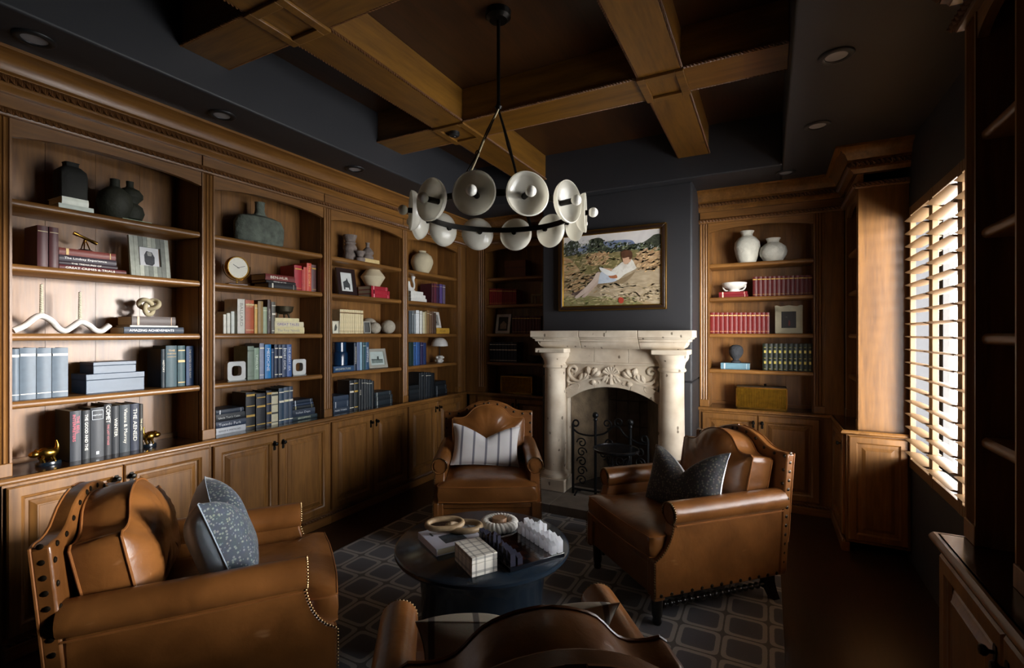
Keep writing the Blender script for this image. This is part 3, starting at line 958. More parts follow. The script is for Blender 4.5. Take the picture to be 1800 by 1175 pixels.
def paint(cols, scale, name, stretch=(1, 1, 1), rotz=0.0):
    m, nt, b = nodes(name)
    tc = N(nt, 'ShaderNodeTexCoord')
    mp = N(nt, 'ShaderNodeMapping')
    mp.inputs['Scale'].default_value = stretch
    mp.inputs['Rotation'].default_value = (0, rotz, 0)
    nt.links.new(tc.outputs['Object'], mp.inputs['Vector'])
    nz = N(nt, 'ShaderNodeTexNoise', i_Scale=scale, i_Detail=5.0, i_Distortion=0.8)
    nt.links.new(mp.outputs[0], nz.inputs['Vector'])
    rp = N(nt, 'ShaderNodeValToRGB')
    e = rp.color_ramp.elements
    e[0].position, e[1].position = 0.28, 0.72
    e[0].color, e[1].color = (*lin(cols[0]), 1), (*lin(cols[-1]), 1)
    for i, c in enumerate(cols[1:-1]):
        x = e.new(0.28 + 0.44 * (i + 1) / (len(cols) - 1))
        x.color = (*lin(c), 1)
    nt.links.new(nz.outputs['Fac'], rp.inputs['Fac'])
    nt.links.new(rp.outputs['Color'], b.inputs['Base Color'])
    b.inputs['Roughness'].default_value = 0.55
    return m
canvas = obj(MB().box(-PWX + 0.043, PWX - 0.043, -0.026, -0.002, -PHZ + 0.043, PHZ - 0.043), 'canvas', paint(['8f7a58', 'a8926c', 'b7a384', '9a8462'], 9, 'sand_paint', (1, 1, 2.2), 0.4), pt, smooth=False)
lay = [0]
def U(p):   # zoomed-crop pixel -> canvas coordinates
    u = (p[0] - 180) / (1248 - 180)
    lt, lb_ = 330 + (180 - 330) * u, 1045 + (1015 - 1045) * u
    v = (p[1] - lt) / (lb_ - lt)
    return ((u - 0.5) * 2 * (PWX - 0.043), (0.5 - v) * 2 * (PHZ - 0.043))
def brush(pts, m, name='painted_shape', k=4):
    lay[0] += 1
    y = -0.026 - 0.00022 * lay[0]
    P = smooth([(U(p)[0], 0, U(p)[1]) for p in pts + [pts[0]]], k)[:-1] if k > 1 else [Vector((U(p)[0], 0, U(p)[1])) for p in pts]
    lx, lz = PWX - 0.044, PHZ - 0.044
    poly = [(max(-lx, min(lx, q.x)), max(-lz, min(lz, q.z))) for q in P]
    obj(MB().prism(poly, 'y', y, y + 0.0002), name, m, canvas, smooth=False)
sky = paint(['d6d2d1', 'e2deda', 'ece8e0'], 6, 'sky_paint')
tree = paint(['1e211b', '33372c', '4b5040', '25281f'], 30, 'tree_paint')
grass = paint(['66603a', '807648', '938564'], 18, 'grass_paint', (1, 1, 2.5))
sand = paint(['a17c58', 'b9956c', 'cdb08a'], 14, 'dune_paint', (1, 1, 2), 0.5)
brush([(170, 320), (1250, 170), (1250, 420), (900, 400), (600, 440), (170, 470)], sky, k=1)
brush([(340, 440), (450, 390), (640, 350), (860, 318), (960, 330), (960, 420), (600, 460), (340, 470)], paint(['5f6f96', '7a88a8', '8f98b0'], 12, 'hill_paint'))
brush([(170, 430), (215, 400), (255, 360), (320, 340), (360, 370), (350, 450), (400, 470), (470, 430), (485, 350), (560, 310), (630, 320), (650, 380), (740, 420), (900, 370), (1040, 350), (1130, 290), (1180, 250), (1250, 255), (1250, 410), (1000, 430), (800, 450), (520, 490), (300, 520), (170, 520)], tree)
brush([(170, 530), (400, 490), (640, 450), (820, 455), (1040, 420), (1060, 520), (880, 620), (560, 690), (300, 700), (170, 640)], grass)
brush([(170, 530), (240, 540), (330, 610), (380, 690), (300, 720), (170, 740)], sand)
brush([(440, 570), (520, 490), (600, 448), (660, 460), (700, 520), (640, 580), (520, 610)], sand)
brush([(1010, 460), (1060, 410), (1140, 395), (1250, 410), (1250, 600), (1100, 620), (960, 580)], sand)
brush([(180, 820), (420, 740), (560, 700), (560, 760), (360, 830), (200, 880)], sand)
brush([(760, 690), (1250, 610), (1250, 1000), (1000, 960), (560, 960), (420, 900), (600, 820)], paint(['9c8c72', 'b09d80', 'c0b096'], 10, 'path_paint', (1, 1, 3), 0.3))
brush([(170, 960), (420, 930), (760, 960), (1000, 985), (1000, 1040), (170, 1060)], paint(['6e673e', '867c52', '9c9068'], 20, 'near_grass_paint'))
brush([(270, 880), (380, 820), (540, 690), (600, 680), (480, 840), (340, 920), (280, 920)], paint(['54443e', '6a564c'], 15, 'shadow_umber_paint'))
brush([(560, 800), (700, 760), (860, 730), (980, 660), (900, 760), (760, 830), (600, 850)], paint(['857256', '94805f'], 15, 'umber_paint'))
def strokes(n, box, cols, ln, wd, ang, seed):
    r_ = random.Random(seed)
    by = {}
    for _ in range(n):
        by.setdefault(r_.choice(cols), []).append((r_.uniform(box[0], box[2]), r_.uniform(box[1], box[3]), ang + r_.gauss(0, 0.35), ln * r_.uniform(0.5, 1.3), wd * r_.uniform(0.5, 1.3)))
    lay[0] += 1
    y = -0.026 - 0.00022 * lay[0]
    lx, lz = PWX - 0.045, PHZ - 0.045
    for c, L in by.items():
        mb = MB()
        for (px, py, a, l, w) in L:
            cx, cz = U((px, py))
            poly = []
            for (q, t) in ((-1, 0), (-0.5, 0.8), (0.4, 1), (1, 0.1), (0.5, -0.8), (-0.4, -0.9)):
                x = cx + (q * l * math.cos(a) - t * w * math.sin(a)) * 0.001
                z = cz + (q * l * math.sin(a) + t * w * math.cos(a)) * 0.001
                poly.append((max(-lx, min(lx, x)), max(-lz, min(lz, z))))
            mb.add([(p[0], y, p[1]) for p in poly], [tuple(range(6))])
        stuff(obj(mb, 'brush_strokes', mat(tuple(round(min(0.9, 1.35 * x), 4) for x in lin(c)), 0.5, var=0.15, scale=60), canvas, smooth=False))
strokes(90, (180, 380, 480, 510), ['252a20', '3c4434', '596050', '7d8470', '8a8f98'], 14, 6, 0.6, 1)
strokes(90, (480, 330, 760, 470), ['1f241c', '343b2c', '4d5640', '6d765c'], 14, 6, 0.3, 2)
strokes(110, (760, 350, 1240, 430), ['333a2a', '4a5238', '667050', '808868', '2a2f26'], 16, 6, 0.15, 3)
strokes(60, (180, 350, 1240, 420), ['5a6054', '8f9494', 'a9adb0'], 9, 4, 0.9, 4)
strokes(140, (190, 500, 830, 700), ['7a7048', '8f8158', 'a3946a', '5f5f38', 'b09c74'], 26, 6, 0.12, 5)
strokes(120, (180, 700, 560, 900), ['a98a62', 'b99a70', '8c7450', 'c4a880', '70684a'], 30, 6, 0.35, 6)
strokes(140, (620, 780, 1240, 980), ['a89678', 'b8a688', '9a8868', 'c2b294', '8a7a60'], 34, 6, -0.05, 7)
strokes(90, (970, 440, 1240, 640), ['a88a64', 'bd9e74', '94785a', 'c8ae88'], 30, 6, 0.3, 8)
strokes(70, (180, 940, 1000, 1020), ['6a6a40', '808050', '98946a', 'a89a72'], 26, 6, 0.05, 9)
strokes(40, (450, 470, 690, 590), ['b7946c', 'a5845e', 'c6a67c'], 26, 6, 0.5, 10)
skin, white = paint(['c99b7c', 'd9b394'], 10, 'skin_paint'), paint(['d9d4c8', 'e9e5da', 'cfc8ba'], 12, 'white_shirt_paint')
brush([(310, 948), (500, 780), (560, 690), (600, 676), (618, 705), (540, 820), (360, 950)], paint(['cbb4a4', 'd9c6b6'], 10, 'leg_paint'))
brush([(390, 945), (520, 830), (580, 760), (610, 770), (500, 880), (430, 945)], paint(['bfa696', 'd2bcae'], 10, 'leg_paint_b'))
brush([(580, 800), (610, 680), (660, 680), (720, 720), (790, 745), (760, 775), (640, 795)], paint(['aebac8', 'c3ccd6', '98a6ba'], 12, 'shorts_paint'))
brush([(730, 650), (800, 600), (850, 560), (900, 585), (945, 530), (985, 600), (985, 632), (880, 690), (850, 715), (790, 757), (740, 700)], white)
brush([(640, 630), (720, 635), (735, 650), (690, 660)], skin)
brush([(690, 705), (720, 685), (780, 700), (790, 735), (720, 738)], paint(['a5623e', 'b87850'], 10, 'hand_paint'))
brush([(592, 626), (640, 632), (780, 690), (700, 712), (620, 665)], paint(['dcdcd8', 'eeeeea'], 8, 'page_paint'))
brush([(846, 505), (860, 570), (885, 585), (930, 555), (945, 510), (900, 480)], skin)
brush([(836, 500), (840, 450), (890, 428), (940, 440), (955, 480), (945, 520), (920, 530), (915, 505), (860, 520)], paint(['4c3020', '6b452c'], 14, 'hair_paint'))
brush([(805, 965), (815, 945), (845, 945), (862, 965), (855, 1000), (825, 1008), (807, 990)], paint(['a83a26', 'c0503a'], 8, 'red_ball_paint'))

# ------------------------------------------------------------------ ceiling fittings
DL = thing('downlight', 'x', 'downlight')
obj(MB().lathe([(0.042, 0.0), (0.044, -0.006), (0.052, -0.010), (0.064, -0.008), (0.069, -0.004), (0.070, 0.0)], 28), 'trim_ring', mat('1a1a1b', 0.5), DL)
obj(MB().lathe([(0.0, 0.0), (0.043, 0.0), (0.043, -0.003), (0.0, -0.004)], 24), 'lens', mat('98989a', 0.4), DL)
dls = [(-2.70, 0.863, 'above the leftmost bookcase, nearest the camera'), (-2.71, 1.656, 'above the brass clock bookcase'), (-2.72, 2.657, 'above the stone spheres bookcase'), (0.265, 2.566, 'nearest the camera in the soffit over the window side'),
       (0.255, 3.37, 'in the soffit over the far half of the window'), (0.116, 4.24, 'in the soffit corner near the bookcase right of the fireplace')]
for i, (x, y, l) in enumerate(dls):
    o = DL if i == 0 else dup(DL)
    o.location = (x, y, 2.679)
    tag(o, 'black ringed recessed downlight ' + l, 'downlight', 'recessed downlights in the soffit')
sd = thing('smoke_detector', 'small dark round sensor on the ceiling beam crossing left of the chandelier', 'sensor', (-1.93, 2.80, 2.85))
obj(MB().lathe([(0.0, -0.028), (0.028, -0.028), (0.036, -0.020), (0.038, 0.0)], 20), 'housing', mat('161412', 0.5), sd)
obj(MB().lathe([(0.0, -0.034), (0.010, -0.034), (0.012, -0.028)], 12), 'button', mat('2a2724', 0.4), sd)

# ------------------------------------------------------------------ chandelier
CHX, CHY = -1.20, 2.13
ch = thing('chandelier', 'round black ring chandelier with twelve opal dish shades and globe bulbs', 'chandelier', (CHX, CHY, 0))
CI = mat('16130f', 0.35, 0.7, name='chandelier_bronze')
obj(MB().lathe([(0.0, 3.025), (0.045, 3.025), (0.062, 3.040), (0.064, 3.069), (0.0, 3.069)], 28), 'canopy', CI, ch)
obj(MB().lathe([(0.009, 2.60), (0.009, 3.03)], 12), 'stem', CI, ch)
obj(MB().lathe([(0.0, 2.575), (0.012, 2.578), (0.020, 2.590), (0.012, 2.600), (0.010, 2.615)], 14), 'stem_hub', CI, ch)
rz_, rr_ = 2.052, 0.375
obj(MB().lathe([(rr_ - 0.004, rz_ - 0.014), (rr_ + 0.004, rz_ - 0.014), (rr_ + 0.004, rz_ + 0.014), (rr_ - 0.004, rz_ + 0.014), (rr_ - 0.004, rz_ - 0.014)], 72, caps=False), 'ring', CI, ch)
near = -62.2
for (dth, m, nm_) in ((-25.0, mat('b9ab88', 0.6), 'woven_cord'), (152.0, CI, 'cord')):
    a = R(near + dth)
    e = Vector((rr_ * math.cos(a), rr_ * math.sin(a), rz_ + 0.014))
    s = Vector((0, 0, 2.585))
    q = e.lerp(s, 0.42)
    sd_ = Vector((-math.sin(a), math.cos(a), 0)) * 0.012
    sp = obj(MB().tube([e, e.lerp(q, 0.5) + sd_, q], 0.0035, 6).tube([e, e.lerp(q, 0.5) - sd_, q], 0.0035, 6), 'suspension_link', CI, ch)
    obj(MB().tube([q, q.lerp(s, 0.5) + sd_ * 0.6, s], 0.0035, 6).tube([q, q.lerp(s, 0.5) - sd_ * 0.6, s], 0.0035, 6), 'suspension_link', CI, ch)
    obj(MB().tube([q + Vector((0.010 * math.cos(t), 0, 0.014 * math.sin(t))) for t in [2 * PI * i / 12 for i in range(12)]], 0.003, 6, closed=True), 'hook', CI, sp)
    obj(MB().tube(smooth([e + sd_ * 0.6, e.lerp(s, 0.3) + sd_ * 0.9, e.lerp(s, 0.6) + sd_ * 0.2, s + sd_ * 0.3]), 0.0042, 6), nm_, m, ch)
# one shade: a dish whose axis is local +x (outwards), hung on the ring
SR, SD = 0.094, 0.050
prof = []
for i in range(9):
    t = i / 8
    prof.append((SR * math.sin(t * PI / 2) ** 0.9, SD * (1 - math.cos(t * PI / 2)) - SD))
pin = [(max(r - 0.004, 0.0), z + 0.004) for (r, z) in reversed(prof)]
dish = MB().lathe(prof + [(SR + 0.001, 0.002)] + pin, 36)
dish.tf(Matrix.Rotation(R(90), 4, 'Y'))
dm = mesh(dish, 'shade', OPAL)
bm_ = mesh(MB().ball((0.038, 0, 0), 0.0235, 18, 12), 'globe_bulb', opal_mat('f2efe6', 0.15, 'opal_bulb'))
sk = MB().lathe([(0.0, -0.062), (0.013, -0.062), (0.013, 0.012), (0.010, 0.018), (0.0, 0.018)], 14)
sk.tf(Matrix.Rotation(R(90), 4, 'Y'))
skm = mesh(sk, 'socket', CI)
for k in range(12):
    a = R(near + 18 + 30 * k)
    sh = put(dm, 'shade', ch, loc=(0.432 * math.cos(a), 0.432 * math.sin(a), 2.037), rot=(0, 0, a))
    put(bm_, 'globe_bulb', sh)
    put(skm, 'socket', sh)

# ------------------------------------------------------------------ rug and coffee table
rg = tag(obj(MB().box(-2.54, 0.065, 0.35, 3.59, 0.001, 0.013), 'rug', rug_mat(), bevel=0.004), 'large grey trellis patterned rug under the armchairs', 'rug')
tb = thing('coffee_table', 'round dark navy coffee table with drum base on the rug', 'table', (-1.22, 2.01, 0.013))
NAVY = mat('212e3b', 0.22, var=0.2, scale=5, coat=0.35, name='navy_lacquer')
obj(MB().lathe([(0.0, 0.405), (0.395, 0.405), (0.410, 0.410), (0.416, 0.420), (0.414, 0.431), (0.405, 0.437), (0.0, 0.437)], 72), 'table_top', NAVY, tb)
obj(MB().lathe([(0.0, 0.0), (0.300, 0.0), (0.302, 0.01), (0.292, 0.03), (0.290, 0.20), (0.300, 0.30), (0.325, 0.37), (0.350, 0.405), (0.0, 0.405)], 56), 'drum_base', NAVY, tb)

# ------------------------------------------------------------------ leather armchairs
def resample(pts, n):
    P = [Vector(p) for p in pts]
    P.append(P[0])
    L = [0.0]
    for i in range(len(P) - 1):
        L.append(L[-1] + (P[i + 1] - P[i]).length)
    out, j = [], 0
    for k in range(n):
        t = L[-1] * k / n
        while L[j + 1] < t:
            j += 1
        s = (t - L[j]) / max(1e-9, L[j + 1] - L[j])
        out.append(P[j].lerp(P[j + 1], s))
    return out

def inflate(outline, half, puff_f, puff_b, c, rings=7, wr=0.0, reach=0.15):
    """upholstered cushion: outline in (x,z) with a boxing band of +-half in y and faces crowned by distance from the edge"""
    n = len(outline)
    C = Vector(c)
    v, f = [], []
    def dist(q):
        best = 9.0
        for k in range(n):
            a, b = outline[k], outline[(k + 1) % n]
            ab = b - a
            t = max(0.0, min(1.0, (q - a).dot(ab) / max(1e-9, ab.dot(ab))))
            best = min(best, (q - a - ab * t).length)
        return best
    def ring(s, y, puff=0.0):
        r = []
        for k, p in enumerate(outline):
            q = C + (p - C) * s
            w = 0.0
            if puff:
                u = min(1.0, dist(q) / reach)
                w = puff * (1 - (1 - u) ** 2.4)
                w += math.copysign(wr, puff) * math.sin(k * 1.9 + 3 * math.sin(k * 0.7)) * math.sin(PI * u)
            r.append(len(v))
            v.append((q.x, y + w, q.y))
        return r
    S = [0.06] + [0.06 + 0.92 * (i / (rings - 1)) ** 0.85 for i in range(1, rings)]
    allr = [ring(s, -half, -puff_f) for s in S]
    allr += [ring(0.994, -half), ring(1.0, -half + 0.008), ring(1.016, 0.0), ring(1.0, half - 0.008), ring(0.994, half)]
    allr += [ring(s, half, puff_b) for s in reversed(S)]
    for a, b in zip(allr[:-1], allr[1:]):
        for k in range(n):
            f.append((a[k], a[(k + 1) % n], b[(k + 1) % n], b[k]))
    f.append(tuple(reversed(allr[0])))
    f.append(tuple(allr[-1]))
    m = MB()
    m.add(v, f)
    return m

def bezier_outline(ctrl, n):
    P = smooth([(p[0], 0, p[1]) for p in ctrl], 8)
    return resample([(q.x, q.z) for q in P], n)

def camel(wb, wt, z0, zs, zt, n=72):
    half = [(0.0, zt), (wt * 0.20, zt - 0.008), (wt * 0.42, zt - 0.034), (wt * 0.62, zs + 0.010), (wt * 0.82, zs - 0.004), (wt, zs), (wt + 0.002, zs - 0.03), (wt, (z0 + zs) / 2 + 0.05), (wb, z0 + 0.06), (wb - 0.006, z0 + 0.008), (wb - 0.04, z0), (0.0, z0)]
    right = smooth([(p[0], 0, p[1]) for p in half], 6)
    pts = [(q.x, q.z) for q in right] + [(-q.x, q.z) for q in reversed(right[1:-1])]
    return resample(pts, n)

def rotx(mb, piv, ang):
    M = Matrix.Translation(piv) @ Matrix.Rotation(ang, 4, 'X') @ Matrix.Translation(-Vector(piv))
    return mb.tf(M)

NAILB = mesh(MB().lathe([(0.0098, 0.0), (0.0092, 0.002), (0.006, 0.004), (0.0, 0.0048)], 9), 'nailhead', NAIL)

def build_chair():
    t = thing('armchair', 'x', 'armchair')
    # base
    obj(MB().box(-0.335, 0.335, -0.405, 0.345, 0.145, 0.325), 'seat_base', LEATHER, t, bevel=0.008)
    obj(MB().box(-0.312, 0.312, -0.416, -0.40, 0.296, 0.328), 'front_rail', LEATHER, t, bevel=0.005)
    for s in (-1, 1):
        obj(MB().box(min(s * 0.316, s * 0.352), max(s * 0.316, s * 0.352), -0.422, -0.36, 0.135, 0.335), 'front_post', LEATHER, t, bevel=0.006)
    scoop = [(-0.421, 0.33), (-0.408, 0.338), (-0.385, 0.352), (-0.36, 0.377), (-0.338, 0.412), (-0.322, 0.452), (-0.312, 0.492), (-0.308, 0.53), (-0.308, 0.555)]
    for s in (-1, 1):
        xa, xb = (0.288, 0.356)
        poly = [(0.365, 0.15), (-0.421, 0.15)] + scoop + [(0.375, 0.555)]
        arm = obj(MB().prism(poly, 'x', s * xa, s * xb), 'arm', LEATHER, t, bevel=0.007)
        roll = MB()
        k = 22
        for (y, r) in ((-0.312, 0.050), (-0.318, 0.052), (-0.314, 0.0565), (-0.30, 0.058), (0.0, 0.058), (0.36, 0.058), (0.39, 0.056)):
            for i in range(k):
                a = 2 * PI * i / k
                roll.v.append((s * 0.323 + r * math.cos(a), y, 0.546 + r * math.sin(a)))
        for j in range(6):
            for i in range(k):
                roll.f.append((j * k + i, j * k + (i + 1) % k, (j + 1) * k + (i + 1) % k, (j + 1) * k + i))
                roll.m.append(0)
        roll.f += [tuple(range(k)), tuple(range(7 * k - 1, 6 * k - 1, -1))]
        roll.m += [0, 0]
        obj(roll, 'arm_roll', LEATHER, arm)
        obj(MB().lathe([(0.0, -0.004), (0.030, -0.004), (0.036, 0.004)], 18).tf(Matrix.Translation((s * 0.323, -0.314, 0.546)) @ Matrix.Rotation(R(90), 4, 'X')), 'scroll_button', LEATHER, arm)
        obj(MB().tube([(s * 0.358, y, 0.490) for y in (-0.30, 0.0, 0.38)], 0.004, 6), 'piping', PIPING, arm)
        # close-set small nails: down the scoop, the post and round the scroll
        nails = MB()
        P = [(y, z) for (y, z) in scoop]
        path = [Vector((s * 0.356, y - 0.002, z)) for (y, z) in P] + []
        path = [Vector((s * 0.356, -0.424, z)) for z in [0.15 + 0.012 * i for i in range(15)]] + path
        tot = [path[0]]
        acc = 0
        for a, b in zip(path[:-1], path[1:]):
            L = (b - a).length
            d = 0.0125 - acc
            while d <= L:
                tot.append(a.lerp(b, d / L))
                d += 0.0125
            acc = L - (d - 0.0125)
        for p in tot:
            nails.ball(p, 0.0045, 6, 4)
        for i in range(22):
            a = -0.9 + i * 0.205
            nails.ball((s * 0.323 + s * 0.0535 * math.cos(a), -0.318, 0.546 + 0.0535 * math.sin(a)), 0.0045, 6, 4)
        stuff(obj(nails, 'nail_trim', NAILS, arm))
        # large nails along the bottom edge of the side
        for i in range(13):
            put(NAILB, 'nailhead', arm, loc=(s * 0.356, -0.385 + i * 0.060, 0.163), rot=(0, s * R(90), 0))
    # outer back: camel-shaped slab leaning backwards
    out = camel(0.364, 0.360, 0.145, 0.800, 0.885)
    slab = MB().prism([(p.x, p.y) for p in out], 'y', 0.345, 0.395)
    rotx(slab, (0, 0.37, 0.145), R(-5))
    bk = obj(slab, 'outer_back', LEATHER, t, bevel=0.008)
    def lean(p):
        return Matrix.Translation((0, 0.37, 0.145)) @ Matrix.Rotation(R(-5), 4, 'X') @ Matrix.Translation((0, -0.37, -0.145)) @ Vector(p)
    for s in (-1, 1):
        for i in range(13):
            z = 0.22 + i * 0.048
            x = 0.360
            put(NAILB, 'nailhead', bk, loc=lean((s * x, 0.37, z)), rot=(0, s * R(90), 0))
    up = [p for p in out if p.y > 0.60]
    for i, p in enumerate(up):
        if i % 2 == 0:
            q = Vector((0, 0.50)) + (p - Vector((0, 0.50))) * 0.95
            put(NAILB, 'nailhead', bk, loc=lean((q.x, 0.344, q.y)), rot=(R(85), 0, 0))
    pipe = MB()
    pipe.tube([lean((p.x * 0.995, 0.394, p.y)) for p in out if p.y > 0.30], 0.005, 6)
    obj(pipe, 'piping', PIPING, bk)
    # seat cushion (T-shaped in plan), crowned
    so = [(-0.318, -0.425), (-0.16, -0.438), (0.0, -0.440), (0.16, -0.438), (0.318, -0.425), (0.330, -0.40), (0.326, -0.335), (0.292, -0.318), (0.282, -0.29), (0.282, 0.0), (0.282, 0.22), (0.0, 0.235), (-0.282, 0.22), (-0.282, 0.0), (-0.282, -0.29), (-0.292, -0.318), (-0.326, -0.335), (-0.330, -0.40)]
    ol = resample([Vector(p) for p in so], 76)
    sc_ = inflate(ol, 0.052, 0.034, 0.004, (0, -0.10), wr=0.0015, reach=0.17)
    # inflate works in xz/y: turn it so that the crowned front faces up
    sc_.tf(Matrix.Translation((0, 0, 0.388)) @ Matrix(((1, 0, 0, 0), (0, 0, 1, 0), (0, -1, 0, 0), (0, 0, 0, 1))))
    sc = obj(sc_, 'seat_cushion', LEATHER, t, angle=60)
    for z in (0.438, 0.340):
        obj(MB().tube([(p.x * 0.995, p.y, z) for p in ol], 0.0045, 6, closed=True), 'piping', PIPING, sc)
    # loose back cushion
    bo = camel(0.272, 0.280, 0.445, 0.770, 0.872)
    bc = inflate(bo, 0.068, 0.062, 0.010, (0, 0.62), wr=0.003, rings=10, reach=0.16)
    M = Matrix.Translation((0, 0.255, 0)) @ Matrix.Translation((0, 0, 0.445)) @ Matrix.Rotation(R(-11), 4, 'X') @ Matrix.Translation((0, 0, -0.445))
    bc.tf(M)
    b = obj(bc, 'back_cushion', LEATHER, t, angle=60)
    for y in (-0.068, 0.068):
        obj(MB().tube([M @ Vector((p.x * 0.996, y, 0.64 + (p.y - 0.64) * 0.996)) for p in bo], 0.0048, 6, closed=True), 'piping', PIPING, b)
    # legs and bobbin stretchers
    for s in (-1, 1):
        obj(MB().lathe([(0.020, 0.0), (0.024, 0.012), (0.020, 0.03), (0.026, 0.045), (0.028, 0.10), (0.030, 0.146)], 14, (s * 0.305, -0.375, 0)), 'leg', DARKLEG, t)
        lg = MB()
        for (z, dy, w) in ((0.0, 0.055, 0.022), (0.05, 0.030, 0.024), (0.10, 0.010, 0.027), (0.146, 0.0, 0.030)):
            lg.v += [(s * 0.305 - w, 0.315 + dy - w, z), (s * 0.305 + w, 0.315 + dy - w, z), (s * 0.305 + w, 0.315 + dy + w, z), (s * 0.305 - w, 0.315 + dy + w, z)]
        for j in range(3):
            for i in range(4):
                lg.f.append((j * 4 + i, j * 4 + (i + 1) % 4, j * 4 + 4 + (i + 1) % 4, j * 4 + 4 + i))
                lg.m.append(0)
        lg.f += [(3, 2, 1, 0), (12, 13, 14, 15)]
        lg.m += [0, 0]
        obj(lg, 'leg', DARKLEG, t, bevel=0.003)
        prof = []
        nb_, L = 17, 0.665
        for i in range(nb_):
            for q in range(5):
                a = PI * (q + 0.5) / 5
                prof.append((0.006 + 0.0125 * math.sin(a), (i + (q + 0.5) / 5) * L / nb_))
        st = MB().lathe(prof, 10)
        st.tf(Matrix.Translation((s * 0.305, -0.355, 0.088)) @ Matrix.Rotation(R(-90), 4, 'X'))
        obj(st, 'bobbin_stretcher', DARKLEG, t)
    return t

CH0 = build_chair()
def facing(fx, fy):
    return math.atan2(fx, -fy)
CHAIRS = [
    ('A', (-1.975, 1.19), (0.60, 0.80), 'cognac leather armchair at lower left with the blue patterned pillow'),
    ('B', (-1.835, 3.10), (0.50, -0.866), 'cognac leather armchair facing the camera with the striped pillow'),
    ('C', (-0.45, 2.95), (-0.69, -0.72), 'cognac leather armchair on the right, its side lit by the window'),
    ('D', (-0.575, 1.125), (-0.60, 0.80), 'cognac leather armchair nearest the camera, seen from behind'),
]
CM = {}
for i, (k, (x, y), (fx, fy), l) in enumerate(CHAIRS):
    o = CH0 if i == 0 else dup(CH0)
    o.location = (x, y, 0.0135)
    o.rotation_euler = (0, 0, facing(fx, fy))
    tag(o, l, 'armchair', 'leather armchairs around the coffee table')
    CM[k] = Matrix.Translation((x, y, 0.0135)) @ Matrix.Rotation(facing(fx, fy), 4, 'Z')

# ------------------------------------------------------------------ throw pillows
def pillow_mesh(w, h, T, dent, mats, seed=0, n=26):
    mb = MB()
    def pos(s, t, side):
        x = w / 2 * s * (1 - 0.085 * (1 - t * t))
        z = h / 2 * t * (1 - 0.09 * (1 - s * s))
        if dent:
            tt = max(0.0, (t + 0.4) / 1.4)
            z -= dent * max(0.0, 1 - abs(s) / 0.95) ** 1.7 * tt ** 1.4
        th = max(0.0, (1 - s ** 4) * (1 - t ** 4)) ** 0.55 * T
        if dent:
            th *= 1 - 0.45 * math.exp(-(s / 0.22) ** 2) * max(0, t)
        th += 0.003 * math.sin(7 * s + 3 * t + seed) * (1 - abs(s)) * (1 - abs(t))
        return (x, side * th, z)
    for side, mi in ((-1, 0), (1, 1)):
        v, f = [], []
        for j in range(n + 1):
            for i in range(n + 1):
                v.append(pos(-1 + 2 * i / n, -1 + 2 * j / n, side))
        for j in range(n):
            for i in range(n):
                a = j * (n + 1) + i
                q = (a, a + 1, a + n + 2, a + n + 1)
                f.append(q if side < 0 else tuple(reversed(q)))
        mb.add(v, f, mi)
    me = mesh(mb, 'pillow', mats, smooth=True, angle=80, fix=False)
    rim = [pos(-1 + 2 * i / n, -1, 1) for i in range(n)] + [pos(1, -1 + 2 * i / n, 1) for i in range(n)] + [pos(1 - 2 * i / n, 1, 1) for i in range(n)] + [pos(-1, 1 - 2 * i / n, 1) for i in range(n)]
    return me, rim

def stripe_mat(base, line, freq, width, name, offset=0.5, soft=0.02):
    m, nt, b = nodes(name)
    tc = N(nt, 'ShaderNodeTexCoord')
    sp = N(nt, 'ShaderNodeSeparateXYZ')
    nt.links.new(tc.outputs['Object'], sp.inputs[0])
    a = N(nt, 'ShaderNodeMath', operation='MULTIPLY_ADD')
    a.inputs[1].default_value = freq
    a.inputs[2].default_value = offset + 20
    nt.links.new(sp.outputs['X'], a.inputs[0])
    f = N(nt, 'ShaderNodeMath', operation='FRACT')
    nt.links.new(a.outputs[0], f.inputs[0])
    s = N(nt, 'ShaderNodeMath', operation='SUBTRACT')
    s.inputs[1].default_value = 0.5
    nt.links.new(f.outputs[0], s.inputs[0])
    ab = N(nt, 'ShaderNodeMath', operation='ABSOLUTE')
    nt.links.new(s.outputs[0], ab.inputs[0])
    rp = N(nt, 'ShaderNodeValToRGB')
    rp.color_ramp.elements[0].position = width
    rp.color_ramp.elements[1].position = width + soft
    rp.color_ramp.elements[0].color = (*lin(line), 1)
    rp.color_ramp.elements[1].color = (*lin(base), 1)
    nt.links.new(ab.outputs[0], rp.inputs['Fac'])
    nz = N(nt, 'ShaderNodeTexNoise', i_Scale=300.0, i_Detail=2.0)
    nt.links.new(tc.outputs['Object'], nz.inputs['Vector'])
    mm = N(nt, 'ShaderNodeMix', data_type='RGBA', blend_type='MULTIPLY')
    mm.inputs[0].default_value = 0.25
    nt.links.new(rp.outputs['Color'], mm.inputs[6])
    nt.links.new(nz.outputs['Color'], mm.inputs[7])
    nt.links.new(mm.outputs[2], b.inputs['Base Color'])
    b.inputs['Roughness'].default_value = 0.9
    bp = N(nt, 'ShaderNodeBump', i_Strength=0.15, i_Distance=0.002)
    nt.links.new(nz.outputs['Fac'], bp.inputs['Height'])
    nt.links.new(bp.outputs['Normal'], b.inputs['Normal'])
    return m

